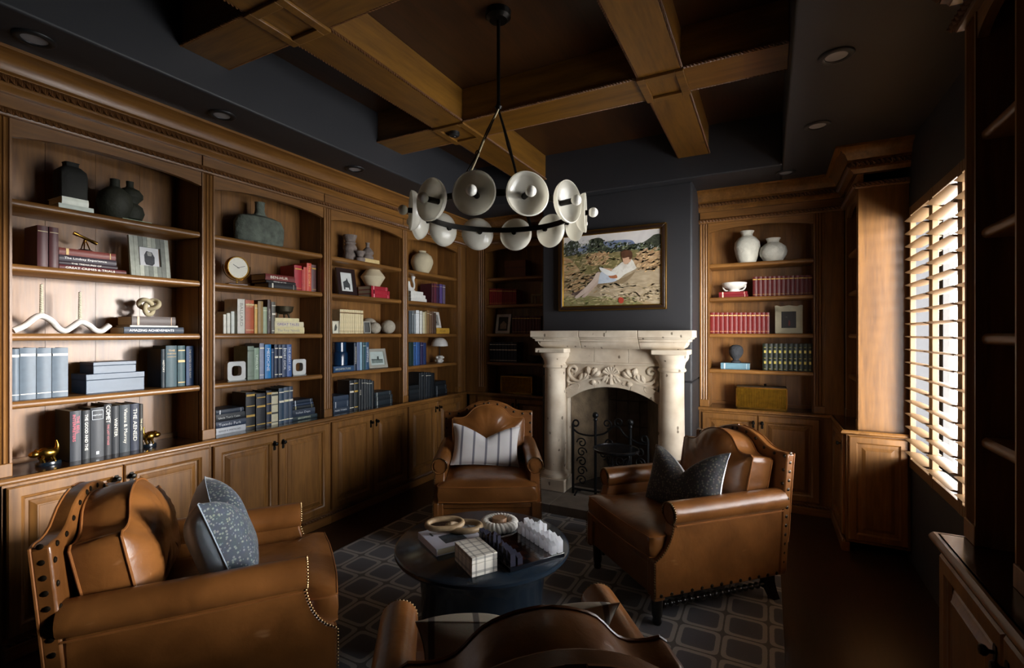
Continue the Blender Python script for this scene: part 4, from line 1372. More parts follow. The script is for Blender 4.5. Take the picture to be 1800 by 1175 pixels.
def floral_mat(ground, flower, leaf, sc, name):
    m, nt, b = nodes(name)
    tc = N(nt, 'ShaderNodeTexCoord')
    vo = N(nt, 'ShaderNodeTexVoronoi', i_Scale=sc, i_Randomness=0.8)
    nt.links.new(tc.outputs['Object'], vo.inputs['Vector'])
    rp = N(nt, 'ShaderNodeValToRGB')
    e = rp.color_ramp.elements
    e[0].position, e[0].color = 0.0, (*lin(flower), 1)
    e[1].position, e[1].color = 1.0, (*lin(ground), 1)
    for p, c in ((0.16, leaf), (0.24, flower), (0.34, leaf), (0.42, ground)):
        x = e.new(p)
        x.color = (*lin(c), 1)
    nt.links.new(vo.outputs['Distance'], rp.inputs['Fac'])
    nz = N(nt, 'ShaderNodeTexNoise', i_Scale=45.0, i_Detail=3.0)
    nt.links.new(tc.outputs['Object'], nz.inputs['Vector'])
    mm = N(nt, 'ShaderNodeMix', data_type='RGBA', blend_type='MULTIPLY')
    mm.inputs[0].default_value = 0.5
    nt.links.new(rp.outputs['Color'], mm.inputs[6])
    nt.links.new(nz.outputs['Color'], mm.inputs[7])
    nt.links.new(mm.outputs[2], b.inputs['Base Color'])
    b.inputs['Roughness'].default_value = 0.8
    b.inputs['Sheen Weight'].default_value = 0.15
    return m

STRIPE = stripe_mat('d3d0cf', '77757e', 11.2, 0.07, 'striped_linen', offset=0.5, soft=0.03)
FLORA = floral_mat('303b48', '848476', '54616a', 85.0, 'blue_block_print')
FLORC = floral_mat('3c3d40', '8d8568', '5c5d60', 70.0, 'charcoal_block_print')
SILK = mat('93a0ac', 0.38, var=0.08, name='silver_silk')
LINEN = mat('c9cdd0', 0.6, var=0.06, name='pale_linen')
STRIPED = stripe_mat('c2b8a4', '6e6660', 9.0, 0.06, 'cream_striped_linen')
def pillow(chair, loc, rot, w, h, T, dent, mats, label, rimm, seed):
    me, rim = pillow_mesh(w, h, T, dent, mats, seed)
    M = CM[chair] @ Matrix.Translation(loc) @ Matrix.Rotation(rot[2], 4, 'Z') @ Matrix.Rotation(rot[0], 4, 'X') @ Matrix.Rotation(rot[1], 4, 'Y')
    o = tag(put(me, 'throw_pillow'), label, 'pillow')
    o.matrix_world = M
    s = obj(MB().tube(rim, 0.0022, 5, closed=True), 'seam', rimm, o)
    return o
pillow('B', (-0.015, -0.015, 0.615), (R(-22), R(4), R(4)), 0.50, 0.30, 0.060, 0.085, [STRIPE, STRIPE], 'white lumbar pillow with grey stripes on the far armchair', STRIPE, 1)
pillow('A', (-0.02, -0.015, 0.628), (R(-20), R(2), R(5)), 0.45, 0.41, 0.105, 0.11, [FLORA, SILK], 'blue patterned pillow with silver back on the left armchair', SILK, 2)
pillow('C', (0.075, -0.03, 0.625), (R(-24), R(-6), R(12)), 0.50, 0.34, 0.075, 0.14, [FLORC, LINEN], 'charcoal patterned pillow with pale back on the right armchair', LINEN, 3)
pillow('D', (0.0, -0.02, 0.600), (R(-24), R(0), R(0)), 0.52, 0.30, 0.060, 0.03, [STRIPED, STRIPED], 'cream striped pillow tucked behind the nearest armchair back', STRIPED, 4)

# ------------------------------------------------------------------ things on the coffee table
TZ = 0.450
bkt = thing('coffee_table_book', 'large pale lavender hardback book under the wooden chain link', 'book', (-1.315, 1.771, TZ), math.atan2(0.209, 0.122))
w_, d_ = 0.243, 0.226
obj(MB().box(0, w_, 0, d_, 0.0, 0.004).box(0, w_, 0, d_, 0.030, 0.034).box(-0.002, 0.004, 0, d_, 0.0, 0.034), 'cover', mat('d2d4e4', 0.45, var=0.04), bkt, bevel=0.0015)
obj(MB().box(0.004, w_ - 0.004, 0.004, d_ - 0.004, 0.004, 0.030), 'pages', PAGES, bkt)
obj(MB().box(0.06, 0.17, 0.035, 0.125, 0.034, 0.0344).box(0.035, 0.045, 0.14, 0.18, 0.034, 0.0344), 'cover_print', mat('3c444c', 0.5, var=0.5, scale=40), bkt)
LINKW = wood('x', '7a6248', 'b39a76', 0.5, 0.0, name='driftwood')
def link(c, rx, ry, r, rz, tilt, name='link'):
    pts = []
    for i in range(40):
        a = 2 * PI * i / 40
        pts.append(Vector((rx * math.copysign(abs(math.cos(a)) ** 0.8, math.cos(a)), ry * math.sin(a), 0)))
    M = Matrix.Translation(c) @ Matrix.Rotation(rz, 4, 'Z') @ Matrix.Rotation(tilt, 4, 'X')
    return MB().tube([M @ p for p in pts], r, 12, closed=True)
cl = thing('wooden_chain_link', 'pale carved wooden chain links lying on the lavender book', 'ornament', (-1.345, 1.985, TZ + 0.034))
obj(link((0.015, 0.03, 0.016), 0.080, 0.058, 0.0145, R(25), R(0)), 'link', LINKW, cl)
obj(link((-0.055, -0.035, 0.038), 0.085, 0.040, 0.0135, R(40), R(14)), 'link', LINKW, cl)
# plaid stone box
def plaid_mat():
    m, nt, b = nodes('plaid_bone')
    tc = N(nt, 'ShaderNodeTexCoord')
    sp = N(nt, 'ShaderNodeSeparateXYZ')
    nt.links.new(tc.outputs['Object'], sp.inputs[0])
    prod = None
    for ax, fq, of in (('X', 1 / 0.040, 0.0), ('Y', 1 / 0.040, 0.0), ('Z', 1 / 0.055, 0.18)):
        a = N(nt, 'ShaderNodeMath', operation='MULTIPLY_ADD')
        a.inputs[1].default_value = fq
        a.inputs[2].default_value = of + 10
        nt.links.new(sp.outputs[ax], a.inputs[0])
        f = N(nt, 'ShaderNodeMath', operation='FRACT')
        nt.links.new(a.outputs[0], f.inputs[0])
        s = N(nt, 'ShaderNodeMath', operation='SUBTRACT')
        s.inputs[1].default_value = 0.5
        nt.links.new(f.outputs[0], s.inputs[0])
        ab = N(nt, 'ShaderNodeMath', operation='ABSOLUTE')
        nt.links.new(s.outputs[0], ab.inputs[0])
        rp = N(nt, 'ShaderNodeMapRange')
        rp.inputs['From Min'].default_value = 0.09
        rp.inputs['From Max'].default_value = 0.11
        rp.inputs['To Min'].default_value = 0.5
        rp.inputs['To Max'].default_value = 1.0
        nt.links.new(ab.outputs[0], rp.inputs['Value'])
        if prod is None:
            prod = rp.outputs[0]
        else:
            k = N(nt, 'ShaderNodeMath', operation='MULTIPLY')
            nt.links.new(prod, k.inputs[0])
            nt.links.new(rp.outputs[0], k.inputs[1])
            prod = k.outputs[0]
    mx = N(nt, 'ShaderNodeMix', data_type='RGBA')
    nt.links.new(prod, mx.inputs[0])
    mx.inputs[6].default_value = (*lin('4a4e4e'), 1)
    mx.inputs[7].default_value = (*lin('e6e2d8'), 1)
    nt.links.new(mx.outputs[2], b.inputs['Base Color'])
    b.inputs['Roughness'].default_value = 0.4
    return m
PLAID = plaid_mat()
pb = thing('plaid_box', 'white box with grey plaid lines at the front of the coffee table', 'box', (-1.075, 1.686, TZ), math.atan2(0.096, 0.062))
w_, d_ = 0.118, 0.182
obj(MB().box(0, w_, 0, d_, 0.0, 0.052), 'box_body', PLAID, pb, bevel=0.0015)
obj(MB().box(0, w_, 0, d_, 0.0535, 0.080), 'box_lid', PLAID, pb, bevel=0.0015)
obj(MB().box(0.003, w_ - 0.003, 0.003, d_ - 0.003, 0.050, 0.055), 'box_rebate', mat('6e6c64', 0.6), pb)
# rope-turned bowl with wooden disc
rb = thing('rope_bowl', 'round white bowl with thick twisted rope rim on the coffee table', 'bowl', (-1.222, 2.178, TZ))
tor = MB()
nu, nv = 240, 14
for i in range(nu):
    A = 2 * PI * i / nu
    for j in range(nv):
        B = 2 * PI * j / nv
        g = 0.78 + 0.22 * abs(math.sin(13 * A + B * 1.0)) ** 0.45
        r = 0.027 * g
        tor.v.append(((0.073 + r * math.cos(B)) * math.cos(A), (0.073 + r * math.cos(B)) * math.sin(A), 0.0275 + r * math.sin(B)))
for i in range(nu):
    for j in range(nv):
        tor.f.append((i * nv + j, ((i + 1) % nu) * nv + j, ((i + 1) % nu) * nv + (j + 1) % nv, i * nv + (j + 1) % nv))
        tor.m.append(0)
obj(tor, 'rope_rim', mat('dcd8d0', 0.7), rb, angle=70)
obj(MB().lathe([(0.0, 0.003), (0.060, 0.003), (0.060, 0.010), (0.0, 0.010)], 28), 'bowl_floor', mat('4d463e', 0.8), rb)
wk = tag(obj(MB().lathe([(0.0, 0.0), (0.036, 0.0), (0.038, 0.003), (0.038, 0.046), (0.036, 0.049), (0.0, 0.049)], 28), 'wooden_disc', mat('8f6d50', 0.55, var=0.2), loc=(-1.222, 2.178, TZ + 0.0105)), 'round brown wooden block sitting inside the rope bowl', 'block')
# chess set
ACR, ntb, bb = nodes('clear_acrylic_glow')
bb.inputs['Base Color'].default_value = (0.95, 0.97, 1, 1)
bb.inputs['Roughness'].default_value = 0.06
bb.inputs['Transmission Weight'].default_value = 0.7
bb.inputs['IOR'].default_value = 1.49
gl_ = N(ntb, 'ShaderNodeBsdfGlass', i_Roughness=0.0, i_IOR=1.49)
tl_ = N(ntb, 'ShaderNodeBsdfTranslucent')  # white translucent share paints in the glow of light through clear acrylic
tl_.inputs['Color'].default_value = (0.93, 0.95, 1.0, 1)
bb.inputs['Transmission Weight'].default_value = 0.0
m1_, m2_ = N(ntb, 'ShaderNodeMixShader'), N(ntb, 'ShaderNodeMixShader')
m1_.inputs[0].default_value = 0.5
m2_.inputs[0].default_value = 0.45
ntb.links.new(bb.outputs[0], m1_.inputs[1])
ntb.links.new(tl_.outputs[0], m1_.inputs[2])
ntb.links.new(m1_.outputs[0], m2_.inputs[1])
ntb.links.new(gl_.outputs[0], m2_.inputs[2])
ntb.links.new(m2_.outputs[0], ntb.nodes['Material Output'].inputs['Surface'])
SMK, ntb, bb = nodes('smoked_acrylic')
bb.inputs['Base Color'].default_value = (0.03, 0.03, 0.045, 1)
bb.inputs['Roughness'].default_value = 0.05
bb.inputs['Coat Weight'].default_value = 0.5
brz = math.atan2(0.237, 0.143)
cb_ = thing('chess_board', 'dark acrylic chess board on the right side of the coffee table', 'chess board', (-0.955, 1.795, TZ), brz)
BW, BD = 0.285, 0.30
obj(MB().box(0, BW, 0, BD, 0.0, 0.020), 'board', mat('14161c', 0.12, coat=0.6), cb_, bevel=0.002)
sqa = mesh(MB().box(0, BW / 8 - 0.001, 0, BD / 8 - 0.001, 0.0202, 0.0208), 'square', mat('3a2018', 0.12, coat=0.5), smooth=False)
sqb = mesh(MB().box(0, BW / 8 - 0.001, 0, BD / 8 - 0.001, 0.0202, 0.0208), 'square', mat('0c0d12', 0.10, coat=0.5), smooth=False)
for i in range(8):
    for j in range(8):
        put(sqa if (i + j) % 2 else sqb, 'square', cb_, loc=(i * BW / 8, j * BD / 8, 0))
CMX = Matrix.Translation((-0.955, 1.795, TZ)) @ Matrix.Rotation(brz, 4, 'Z')
def piece(h, kind, m):
    w = 0.0125
    mb = MB()
    if kind == 0:
        mb.add([(-w, -w, 0), (w, -w, 0), (w, w, 0), (-w, w, 0), (-w, -w, h - 0.012), (w, -w, h - 0.012), (w, w, h), (-w, w, h)], [(3, 2, 1, 0), (4, 5, 6, 7), (0, 1, 5, 4), (1, 2, 6, 5), (2, 3, 7, 6), (3, 0, 4, 7)])
    elif kind == 1:
        mb.box(-w, w, -w, w, 0, h - 0.014)
        mb.add([(-w, -w, h - 0.014), (w, -w, h - 0.014), (w, w, h - 0.014), (-w, w, h - 0.014), (0, 0, h)], [(0, 1, 4), (1, 2, 4), (2, 3, 4), (3, 0, 4)])
    else:
        mb.box(-w, w, -w, w, 0, h * 0.62)
        mb.box(-w * 0.6, w * 0.6, -w * 0.6, w * 0.6, h * 0.62, h)
    return mesh(mb, 'chess_piece', m, smooth=False)
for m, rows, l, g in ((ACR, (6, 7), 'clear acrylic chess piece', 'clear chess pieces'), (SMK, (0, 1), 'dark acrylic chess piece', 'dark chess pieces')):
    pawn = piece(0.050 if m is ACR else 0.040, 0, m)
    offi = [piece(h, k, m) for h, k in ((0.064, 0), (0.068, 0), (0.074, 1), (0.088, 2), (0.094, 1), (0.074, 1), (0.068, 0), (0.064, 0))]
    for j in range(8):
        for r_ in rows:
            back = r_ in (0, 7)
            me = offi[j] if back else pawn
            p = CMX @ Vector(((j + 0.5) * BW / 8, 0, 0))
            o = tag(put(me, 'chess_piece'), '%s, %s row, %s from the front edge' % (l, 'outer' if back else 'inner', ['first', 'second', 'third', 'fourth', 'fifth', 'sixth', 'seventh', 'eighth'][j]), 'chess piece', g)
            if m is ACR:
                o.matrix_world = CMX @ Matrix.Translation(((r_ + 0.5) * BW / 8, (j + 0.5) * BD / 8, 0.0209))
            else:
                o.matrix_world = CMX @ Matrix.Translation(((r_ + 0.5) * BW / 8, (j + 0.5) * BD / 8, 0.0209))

# ------------------------------------------------------------------ books
BK=[
(1,1,[(0.992,0.039,0.2,'521417','','','',1),(1.035,0.035,0.2,'521417','','','',1),]),
(1,3,[(0.903,0.026,0.239,'5f6f7e','','','e8e2d0',2),(0.931,0.057,0.243,'5f6f7e','','','e8e2d0',2),(0.99,0.054,0.241,'5f6f7e','','','e8e2d0',2),(1.046,0.061,0.24,'5f6f7e','','','e8e2d0',2),(1.526,0.022,0.221,'20333d','HISTORY','v','e8e2d0',0),(1.55,0.058,0.24,'2c5560','THE OXFORD COMPANION','h','c9a24a',0),(1.614,0.041,0.239,'2f5a60','','','c9a24a',3),(1.661,0.042,0.235,'33507a','THE UNITED STATES NAVY','v','e8e2d0',0),]),
(1,4,[(1.114,0.045,0.252,'2d3440','THE BELL INTERPRETERS','v2','d8405a',0),(1.163,0.033,0.249,'1f262e','THE GOOD AND THE','v','f2efe4',0),(1.198,0.056,0.257,'30363f','HISTORY','box','dfe6ee',0),(1.256,0.033,0.269,'22242b','COMET','comet','f2eede',0),(1.29,0.032,0.255,'2a2f37','WINTER','v','e8e2d0',0),(1.324,0.048,0.256,'2b3a44','Vienna & Murray','v','e8e2d0',0),(1.374,0.04,0.256,'1e2c48','THE AENEID','v','e8e2d0',0),(1.415,0.019,0.249,'332f2a','THE LIVES','v','efe3b4',0),]),
(2,1,[(2.409,0.064,0.188,'a8242f','','','c9a24a',2),(2.476,0.012,0.164,'b5302c','','','c9a24a',0),(2.488,0.031,0.183,'c04a3a','','','c9a24a',0),(2.519,0.041,0.218,'cc5240','THE STORY','v','e8c070',0),(2.56,0.042,0.21,'6d4a48','','','c9a24a',2),(2.613,0.026,0.211,'4a4a4c','','','c9a24a',0),]),
(2,2,[(1.884,0.018,0.123,'e4e2d4','','','',0),(1.906,0.022,0.132,'e4e2d4','','','',0),(1.936,0.022,0.144,'dfe4da','','','',0),(1.978,0.05,0.228,'dcd8cc','BALLARD','v','8a8578',0),(2.032,0.061,0.225,'b5562f','THE STORY','h','f0d8a0',2),(2.097,0.021,0.2,'dcae5c','','','e8e2d0',1),(2.122,0.038,0.222,'9a7c4a','','','e8e2d0',0),(2.16,0.03,0.184,'9caa8c','','','e8e2d0',1),(2.194,0.026,0.237,'5a463e','HISTORY','v','e8e2d0',0),(2.225,0.031,0.224,'6d685c','','','e8e2d0',3),]),
(2,3,[(2.048,0.045,0.226,'7f8f7e','','','5a6a5a',2),(2.095,0.035,0.213,'8aa08a','TWELVE','v','e0e8d8',0),(2.135,0.033,0.244,'8a93aa','','','e8e2d0',2),(2.173,0.047,0.235,'1f7fc0','MEDICINE','v','e8f0f8',0),(2.225,0.018,0.206,'35507a','','','e8e2d0',1),(2.247,0.027,0.234,'2a3a58','','','e8e2d0',3),(2.278,0.028,0.233,'2a3a58','','','e8e2d0',3),(2.31,0.037,0.232,'31486e','MOBY DICK','v','f0f2f4',1),(2.347,0.038,0.232,'3a5c98','THE GREAT SEA','v','e6ecf4',0),]),
(2,4,[(2.036,0.065,0.247,'1c2027','','','c9a24a',4),(2.109,0.068,0.231,'262a33','','','c9a24a',3),(2.186,0.039,0.244,'1d2c46','','','c9a24a',4),(2.225,0.051,0.228,'c9c2a6','','','3a3a34',4),(2.281,0.041,0.251,'2f4c66','','','e8e2d0',3),(2.323,0.039,0.255,'4a5a70','','','e6e0b8',3),(2.362,0.033,0.256,'3a4c64','','','e8e2d0',3),]),
(3,2,[(2.837,0.022,0.199,'d9c79a','','','7a5a36',2),(2.86,0.021,0.199,'d9c79a','','','7a5a36',2),(2.882,0.022,0.199,'d9c79a','','','7a5a36',2),(2.905,0.022,0.199,'d9c79a','','','7a5a36',2),(2.928,0.022,0.198,'d9c79a','','','7a5a36',2),(2.951,0.023,0.198,'d9c79a','','','7a5a36',2),(2.975,0.023,0.198,'d9c79a','','','7a5a36',2),(2.998,0.023,0.198,'d9c79a','','','7a5a36',2),(3.022,0.024,0.198,'d9c79a','','','7a5a36',2),(3.047,0.023,0.198,'d9c79a','','','7a5a36',2),(3.071,0.024,0.197,'d9c79a','','','7a5a36',2),]),
(3,3,[(2.991,0.031,0.234,'22344e','NORDMANN','v','e8e2d0',0),(3.022,0.033,0.238,'5a6a90','','','e8e2d0',0),(3.055,0.026,0.238,'86aabc','','','e8e2d0',0),(3.088,0.033,0.237,'2c5a62','','','e8e2d0',1),(3.121,0.04,0.237,'2a5478','SHIPPING','v','f0f4f8',0),]),
(3,4,[(2.94,0.044,0.252,'2b3138','','','e8e2d0',3),(2.991,0.044,0.252,'343a3e','','','c9a24a',3),(3.042,0.032,0.253,'1e242b','POE','v','e8e2d0',0),(3.074,0.033,0.251,'22282f','','','e8e2d0',1),(3.107,0.027,0.248,'2a3036','','','e8e2d0',1),(3.134,0.027,0.241,'30363c','','','e8e2d0',1),(3.161,0.035,0.238,'2e3a42','','','e8e2d0',1),(3.196,0.027,0.226,'1c2228','','','e8e2d0',0),]),
(4,1,[(4.05,0.038,0.203,'5a2430','','','c9a24a',1),(4.092,0.04,0.207,'6a2a40','','','c9a24a',1),(4.137,0.045,0.205,'4a2a4c','','','c9a24a',1),(4.187,0.051,0.21,'5e4a86','','','e8e2d0',1),(4.243,0.046,0.209,'6e5f78','','','e8e2d0',1),]),
(4,2,[(3.699,0.039,0.222,'5c646a','','','e8e2d0',0),(3.742,0.026,0.218,'747c80','','','e8e2d0',1),(3.772,0.026,0.196,'8a9296','','','e8e2d0',0),(3.802,0.049,0.232,'dfe2e2','','','888888',1),(3.86,0.041,0.228,'d6d6cc','','','999080',1),(3.905,0.032,0.219,'c9c2a4','','','e8e2d0',0),(3.942,0.028,0.226,'a89468','','','e8e2d0',0),(3.974,0.042,0.239,'8a6a44','','','e8e2d0',1),(4.021,0.034,0.229,'7a5a40','','','e8e2d0',1),(4.059,0.029,0.225,'6e5040','','','e8e2d0',0),(4.092,0.035,0.22,'5e4638','','','e8e2d0',0),]),
(4,3,[(3.695,0.064,0.228,'1c3a36','','','e8e2d0',0),(3.763,0.031,0.227,'24508a','','','e8e2d0',1),(3.797,0.028,0.227,'2f5fa4','','','e8e2d0',0),(3.829,0.035,0.226,'2a4c86','','','e8e2d0',0),(3.868,0.042,0.225,'35305e','','','e8e2d0',1),(3.913,0.047,0.219,'1f3468','','','e8e2d0',0),]),
(4,4,[(3.847,0.035,0.249,'23282e','','','e8e2d0',0),(3.885,0.034,0.252,'2a3138','','','e8e2d0',1),(3.922,0.034,0.25,'20262c','','','e8e2d0',0),(3.958,0.035,0.247,'2d343c','','','e8e2d0',1),(3.996,0.044,0.244,'262e36','','','e8e2d0',1),(4.043,0.06,0.235,'1b2127','','','e8e2d0',0),]),
(5,1,[(-2.772,0.024,0.185,'8c1f1c','','','c9a24a',2),(-2.747,0.023,0.183,'8c1f1c','','','c9a24a',2),(-2.722,0.023,0.182,'8c1f1c','','','c9a24a',2),(-2.697,0.023,0.18,'8c1f1c','','','c9a24a',2),(-2.673,0.023,0.178,'8c1f1c','','','c9a24a',2),(-2.648,0.023,0.176,'8c1f1c','','','c9a24a',2),(-2.624,0.023,0.175,'8c1f1c','','','c9a24a',2),(-2.599,0.022,0.173,'8c1f1c','','','c9a24a',2),(-2.575,0.023,0.171,'8c1f1c','','','c9a24a',2),(-2.551,0.023,0.17,'8c1f1c','','','c9a24a',2),(-2.527,0.022,0.168,'8c1f1c','','','c9a24a',2),(-2.503,0.022,0.167,'8c1f1c','','','c9a24a',2),(-2.479,0.022,0.165,'8c1f1c','','','c9a24a',2),(-2.456,0.023,0.163,'8c1f1c','','','c9a24a',2),]),
(5,2,[(-2.45,0.033,0.192,'5c1a1c','','','c9a24a',2),(-2.415,0.033,0.191,'5c1a1c','','','c9a24a',2),(-2.379,0.032,0.19,'5c1a1c','','','c9a24a',2),(-2.345,0.033,0.19,'5c1a1c','','','c9a24a',2),(-2.31,0.033,0.189,'5c1a1c','','','c9a24a',2),(-2.275,0.032,0.189,'5c1a1c','','','c9a24a',2),(-2.241,0.032,0.188,'5c1a1c','','','c9a24a',2),(-2.207,0.032,0.188,'5c1a1c','','','c9a24a',2),(-2.173,0.032,0.187,'5c1a1c','','','c9a24a',2),(-2.139,0.031,0.186,'5c1a1c','','','c9a24a',2),]),
(5,3,[(-2.728,0.036,0.217,'1c2a40','','','e8e2d0',3),(-2.689,0.036,0.217,'1c2a40','','','e8e2d0',3),(-2.651,0.036,0.217,'1c2a40','','','e8e2d0',3),(-2.613,0.036,0.218,'1c2a40','','','e8e2d0',3),(-2.575,0.035,0.218,'1c2a40','','','e8e2d0',3),(-2.538,0.036,0.218,'1c2a40','','','e8e2d0',3),(-2.5,0.035,0.218,'1c2a40','','','e8e2d0',3),(-2.463,0.035,0.219,'1c2a40','','','e8e2d0',3),(-2.426,0.034,0.219,'1c2a40','','','e8e2d0',3),]),
(6,1,[(-0.107,0.034,0.171,'671515','','','c9a24a',2),(-0.072,0.034,0.171,'671515','','','c9a24a',2),(-0.037,0.034,0.17,'671515','','','c9a24a',2),(-0.002,0.033,0.169,'671515','','','c9a24a',2),(0.032,0.033,0.169,'671515','','','c9a24a',2),(0.066,0.033,0.168,'671515','','','c9a24a',2),(0.1,0.033,0.167,'671515','','','c9a24a',2),(0.134,0.032,0.167,'671515','','','c9a24a',2),(0.167,0.032,0.166,'671515','','','c9a24a',2),(0.201,0.031,0.165,'671515','','','c9a24a',2),(0.233,0.032,0.165,'671515','','','c9a24a',2),(0.266,0.031,0.164,'671515','','','c9a24a',2),(0.298,0.031,0.163,'671515','','','c9a24a',2),]),
(6,2,[(-0.468,0.036,0.188,'7c1717','','','e0b070',2),(-0.431,0.036,0.187,'7c1717','','','e0b070',2),(-0.393,0.035,0.186,'7c1717','','','e0b070',2),(-0.356,0.035,0.186,'7c1717','','','e0b070',2),(-0.319,0.035,0.185,'7c1717','','','e0b070',2),(-0.283,0.035,0.184,'7c1717','','','e0b070',2),(-0.247,0.035,0.183,'7c1717','','','e0b070',2),(-0.211,0.034,0.183,'7c1717','','','e0b070',2),(-0.175,0.034,0.182,'7c1717','','','e0b070',2),(-0.14,0.034,0.181,'7c1717','','','e0b070',2),(-0.105,0.034,0.181,'7c1717','','','e0b070',2),(-0.07,0.033,0.18,'7c1717','','','e0b070',2),(-0.035,0.032,0.179,'7c1717','','','e0b070',2),]),
(6,3,[(-0.038,0.037,0.226,'222e1a','','','e0cf6a',5),(0,0.036,0.226,'222e1a','','','e0cf6a',5),(0.037,0.036,0.227,'222e1a','','','e0cf6a',5),(0.074,0.036,0.227,'222e1a','','','e0cf6a',5),(0.111,0.035,0.227,'222e1a','','','e0cf6a',5),(0.148,0.035,0.228,'222e1a','','','e0cf6a',5),(0.184,0.034,0.228,'222e1a','','','e0cf6a',5),(0.22,0.034,0.228,'222e1a','','','e0cf6a',5),(0.255,0.034,0.229,'222e1a','','','e0cf6a',5),(0.29,0.034,0.229,'222e1a','','','e0cf6a',5),]),
]
SK=[
(1,0,[(1.07,1.21,0.032,'d6ded2','',''),(1.083,1.189,0.036,'dfe4d6','',''),]),
(1,0,[(1.337,1.477,0.014,'b9c4a8','',''),]),
(1,1,[(1.072,1.353,0.024,'64171a','GREAT CRIMES & TRIALS','f4ecd8'),(1.072,1.314,0.018,'38222c','THE TREASURES OF','efe6da'),(1.072,1.309,0.03,'3a2a38','The Lindsay Experience','f0ece8'),(1.072,1.307,0.034,'7c2f22','','c9a24a'),]),
(1,2,[(1.343,1.645,0.036,'26384e','AMAZING ACHIEVEMENTS','eef2f6'),(1.372,1.614,0.009,'dcdcd4','',''),(1.38,1.601,0.05,'5c4a42','','c08a50'),]),
(2,1,[(2.199,2.424,0.04,'2e2a2c','','e8e2d0'),(2.181,2.419,0.018,'241c1e','HEROES OF THE','efe8dc'),(2.177,2.414,0.042,'7c2722','BEN-HUR','f4ead8'),]),
(2,2,[(2.247,2.493,0.048,'dccf9e','The First Novels','8a8690'),(2.247,2.488,0.038,'ddd2ae','GREAT TALES','5a4a9a'),(2.251,2.448,0.026,'e8dcae','',''),]),
(2,4,[(1.837,2.032,0.04,'c8ccd2','BERNIE & WHITECAPS','30343c'),(1.837,2.036,0.04,'2f405c','Tuxedo Park','d8e0e8'),(1.837,2.028,0.046,'18222e',"Uncle Tom's Cabin",'d8dcd8'),(1.837,2.02,0.028,'3a4658','','c8ccd0'),]),
(2,4,[(2.393,2.613,0.028,'2c4048','BECOMING','cfd4b8'),(2.393,2.591,0.05,'27374e','Italian Days','c0c8d0'),(2.393,2.581,0.026,'1a2630','','b0a880'),(2.393,2.576,0.016,'283c5a','','d0d8e0'),(2.393,2.57,0.026,'1f3248','','c0c8d0'),]),
(3,0,[(3.101,3.287,0.042,'d8bd84','',''),]),
(3,1,[(3.189,3.42,0.036,'a81f30','','f0b0b0'),(3.189,3.42,0.036,'a81f30','','40101c'),(3.189,3.397,0.032,'9c1b2b','','f0b0b0'),]),
(3,3,[(2.768,2.988,0.046,'224a74','ARCHITECTURE','d8dccc'),]),
(3,4,[(2.768,2.934,0.04,'2c3c50','MARK TWAIN','d0d6dc'),(2.768,2.931,0.052,'30425a','','d0d6dc'),(2.768,2.928,0.044,'34465e','',''),]),
(3,4,[(3.227,3.458,0.042,'27333c','','c0c4c0'),(3.227,3.458,0.04,'222c34','','b0b4ac'),(3.227,3.443,0.036,'2c3840','','b0b4ac'),]),
(4,1,[(3.72,3.965,0.036,'dcdad2','',''),(3.72,3.946,0.034,'e2e0d8','',''),(3.72,3.91,0.032,'dedcd4','',''),]),
(4,2,[(4.131,4.363,0.06,'c89a3a','ATLAS','5a4420'),]),
(4,4,[(3.695,3.842,0.05,'20262c','',''),(3.695,3.842,0.04,'262e34','',''),(3.695,3.838,0.044,'1c2228','',''),]),
(4,4,[(4.108,4.321,0.05,'20262c','','808890'),(4.108,4.31,0.044,'262e34','','808890'),(4.108,4.3,0.044,'1c2228','',''),]),
(6,1,[(-0.386,-0.155,0.026,'7c141c','','f0d8c0'),(-0.386,-0.16,0.024,'84171f','','f0d8c0'),]),
(6,3,[(-0.372,-0.142,0.054,'64899a','','d8e4ea'),]),
]
BAYN = {1: 'leftmost bay', 2: 'clock bay', 3: 'stone spheres bay', 4: 'mushroom lamp bay', 5: 'bay left of fireplace', 6: 'bay right of fireplace'}
SHN = ['top shelf', 'second shelf', 'third shelf', 'fourth shelf', 'worktop ledge']
ORD = ['first', 'second', 'third', 'fourth', 'fifth', 'sixth', 'seventh', 'eighth', 'ninth', 'tenth', 'eleventh', 'twelfth', 'thirteenth', 'fourteenth']
SHZ = SZ + [CT]
import colorsys
def cname(h):
    r, g, b = [int(h[i:i + 2], 16) / 255 for i in (0, 2, 4)]
    H, S, V = colorsys.rgb_to_hsv(r, g, b)
    if S < 0.16:
        return 'white' if V > 0.8 else 'light grey' if V > 0.6 else 'grey' if V > 0.4 else 'charcoal'
    H *= 360
    if V < 0.24:
        return 'near-black'
    d = 'dark ' if V < 0.45 else 'pale ' if (V > 0.75 and S < 0.5) else ''
    n = 'red' if (H < 14 or H > 340) else ('brown' if V < 0.62 else 'orange') if H < 32 else ('tan' if S > 0.3 else 'cream') if H < 65 else 'green' if H < 165 else 'teal' if H < 200 else 'blue' if H < 250 else 'purple'
    return d + n

_txt = {}
def text_mesh(s):
    if s in _txt:
        return _txt[s]
    cu = bpy.data.curves.new('lettering', 'FONT')
    cu.body = s
    cu.resolution_u = 2
    o = bpy.data.objects.new('lettering', cu)
    COL.objects.link(o)
    me = bpy.data.meshes.new_from_object(o)
    COL.objects.unlink(o)
    bpy.data.objects.remove(o)
    v = [tuple(p.co) for p in me.vertices]
    f = [tuple(p.vertices) for p in me.polygons]
    x0, x1 = min(p[0] for p in v), max(p[0] for p in v)
    y0, y1 = min(p[1] for p in v), max(p[1] for p in v)
    v = [((p[0] - (x0 + x1) / 2), (p[1] - (y0 + y1) / 2)) for p in v]
    bpy.data.meshes.remove(me)
    _txt[s] = (v, f, x1 - x0, y1 - y0)
    return _txt[s]

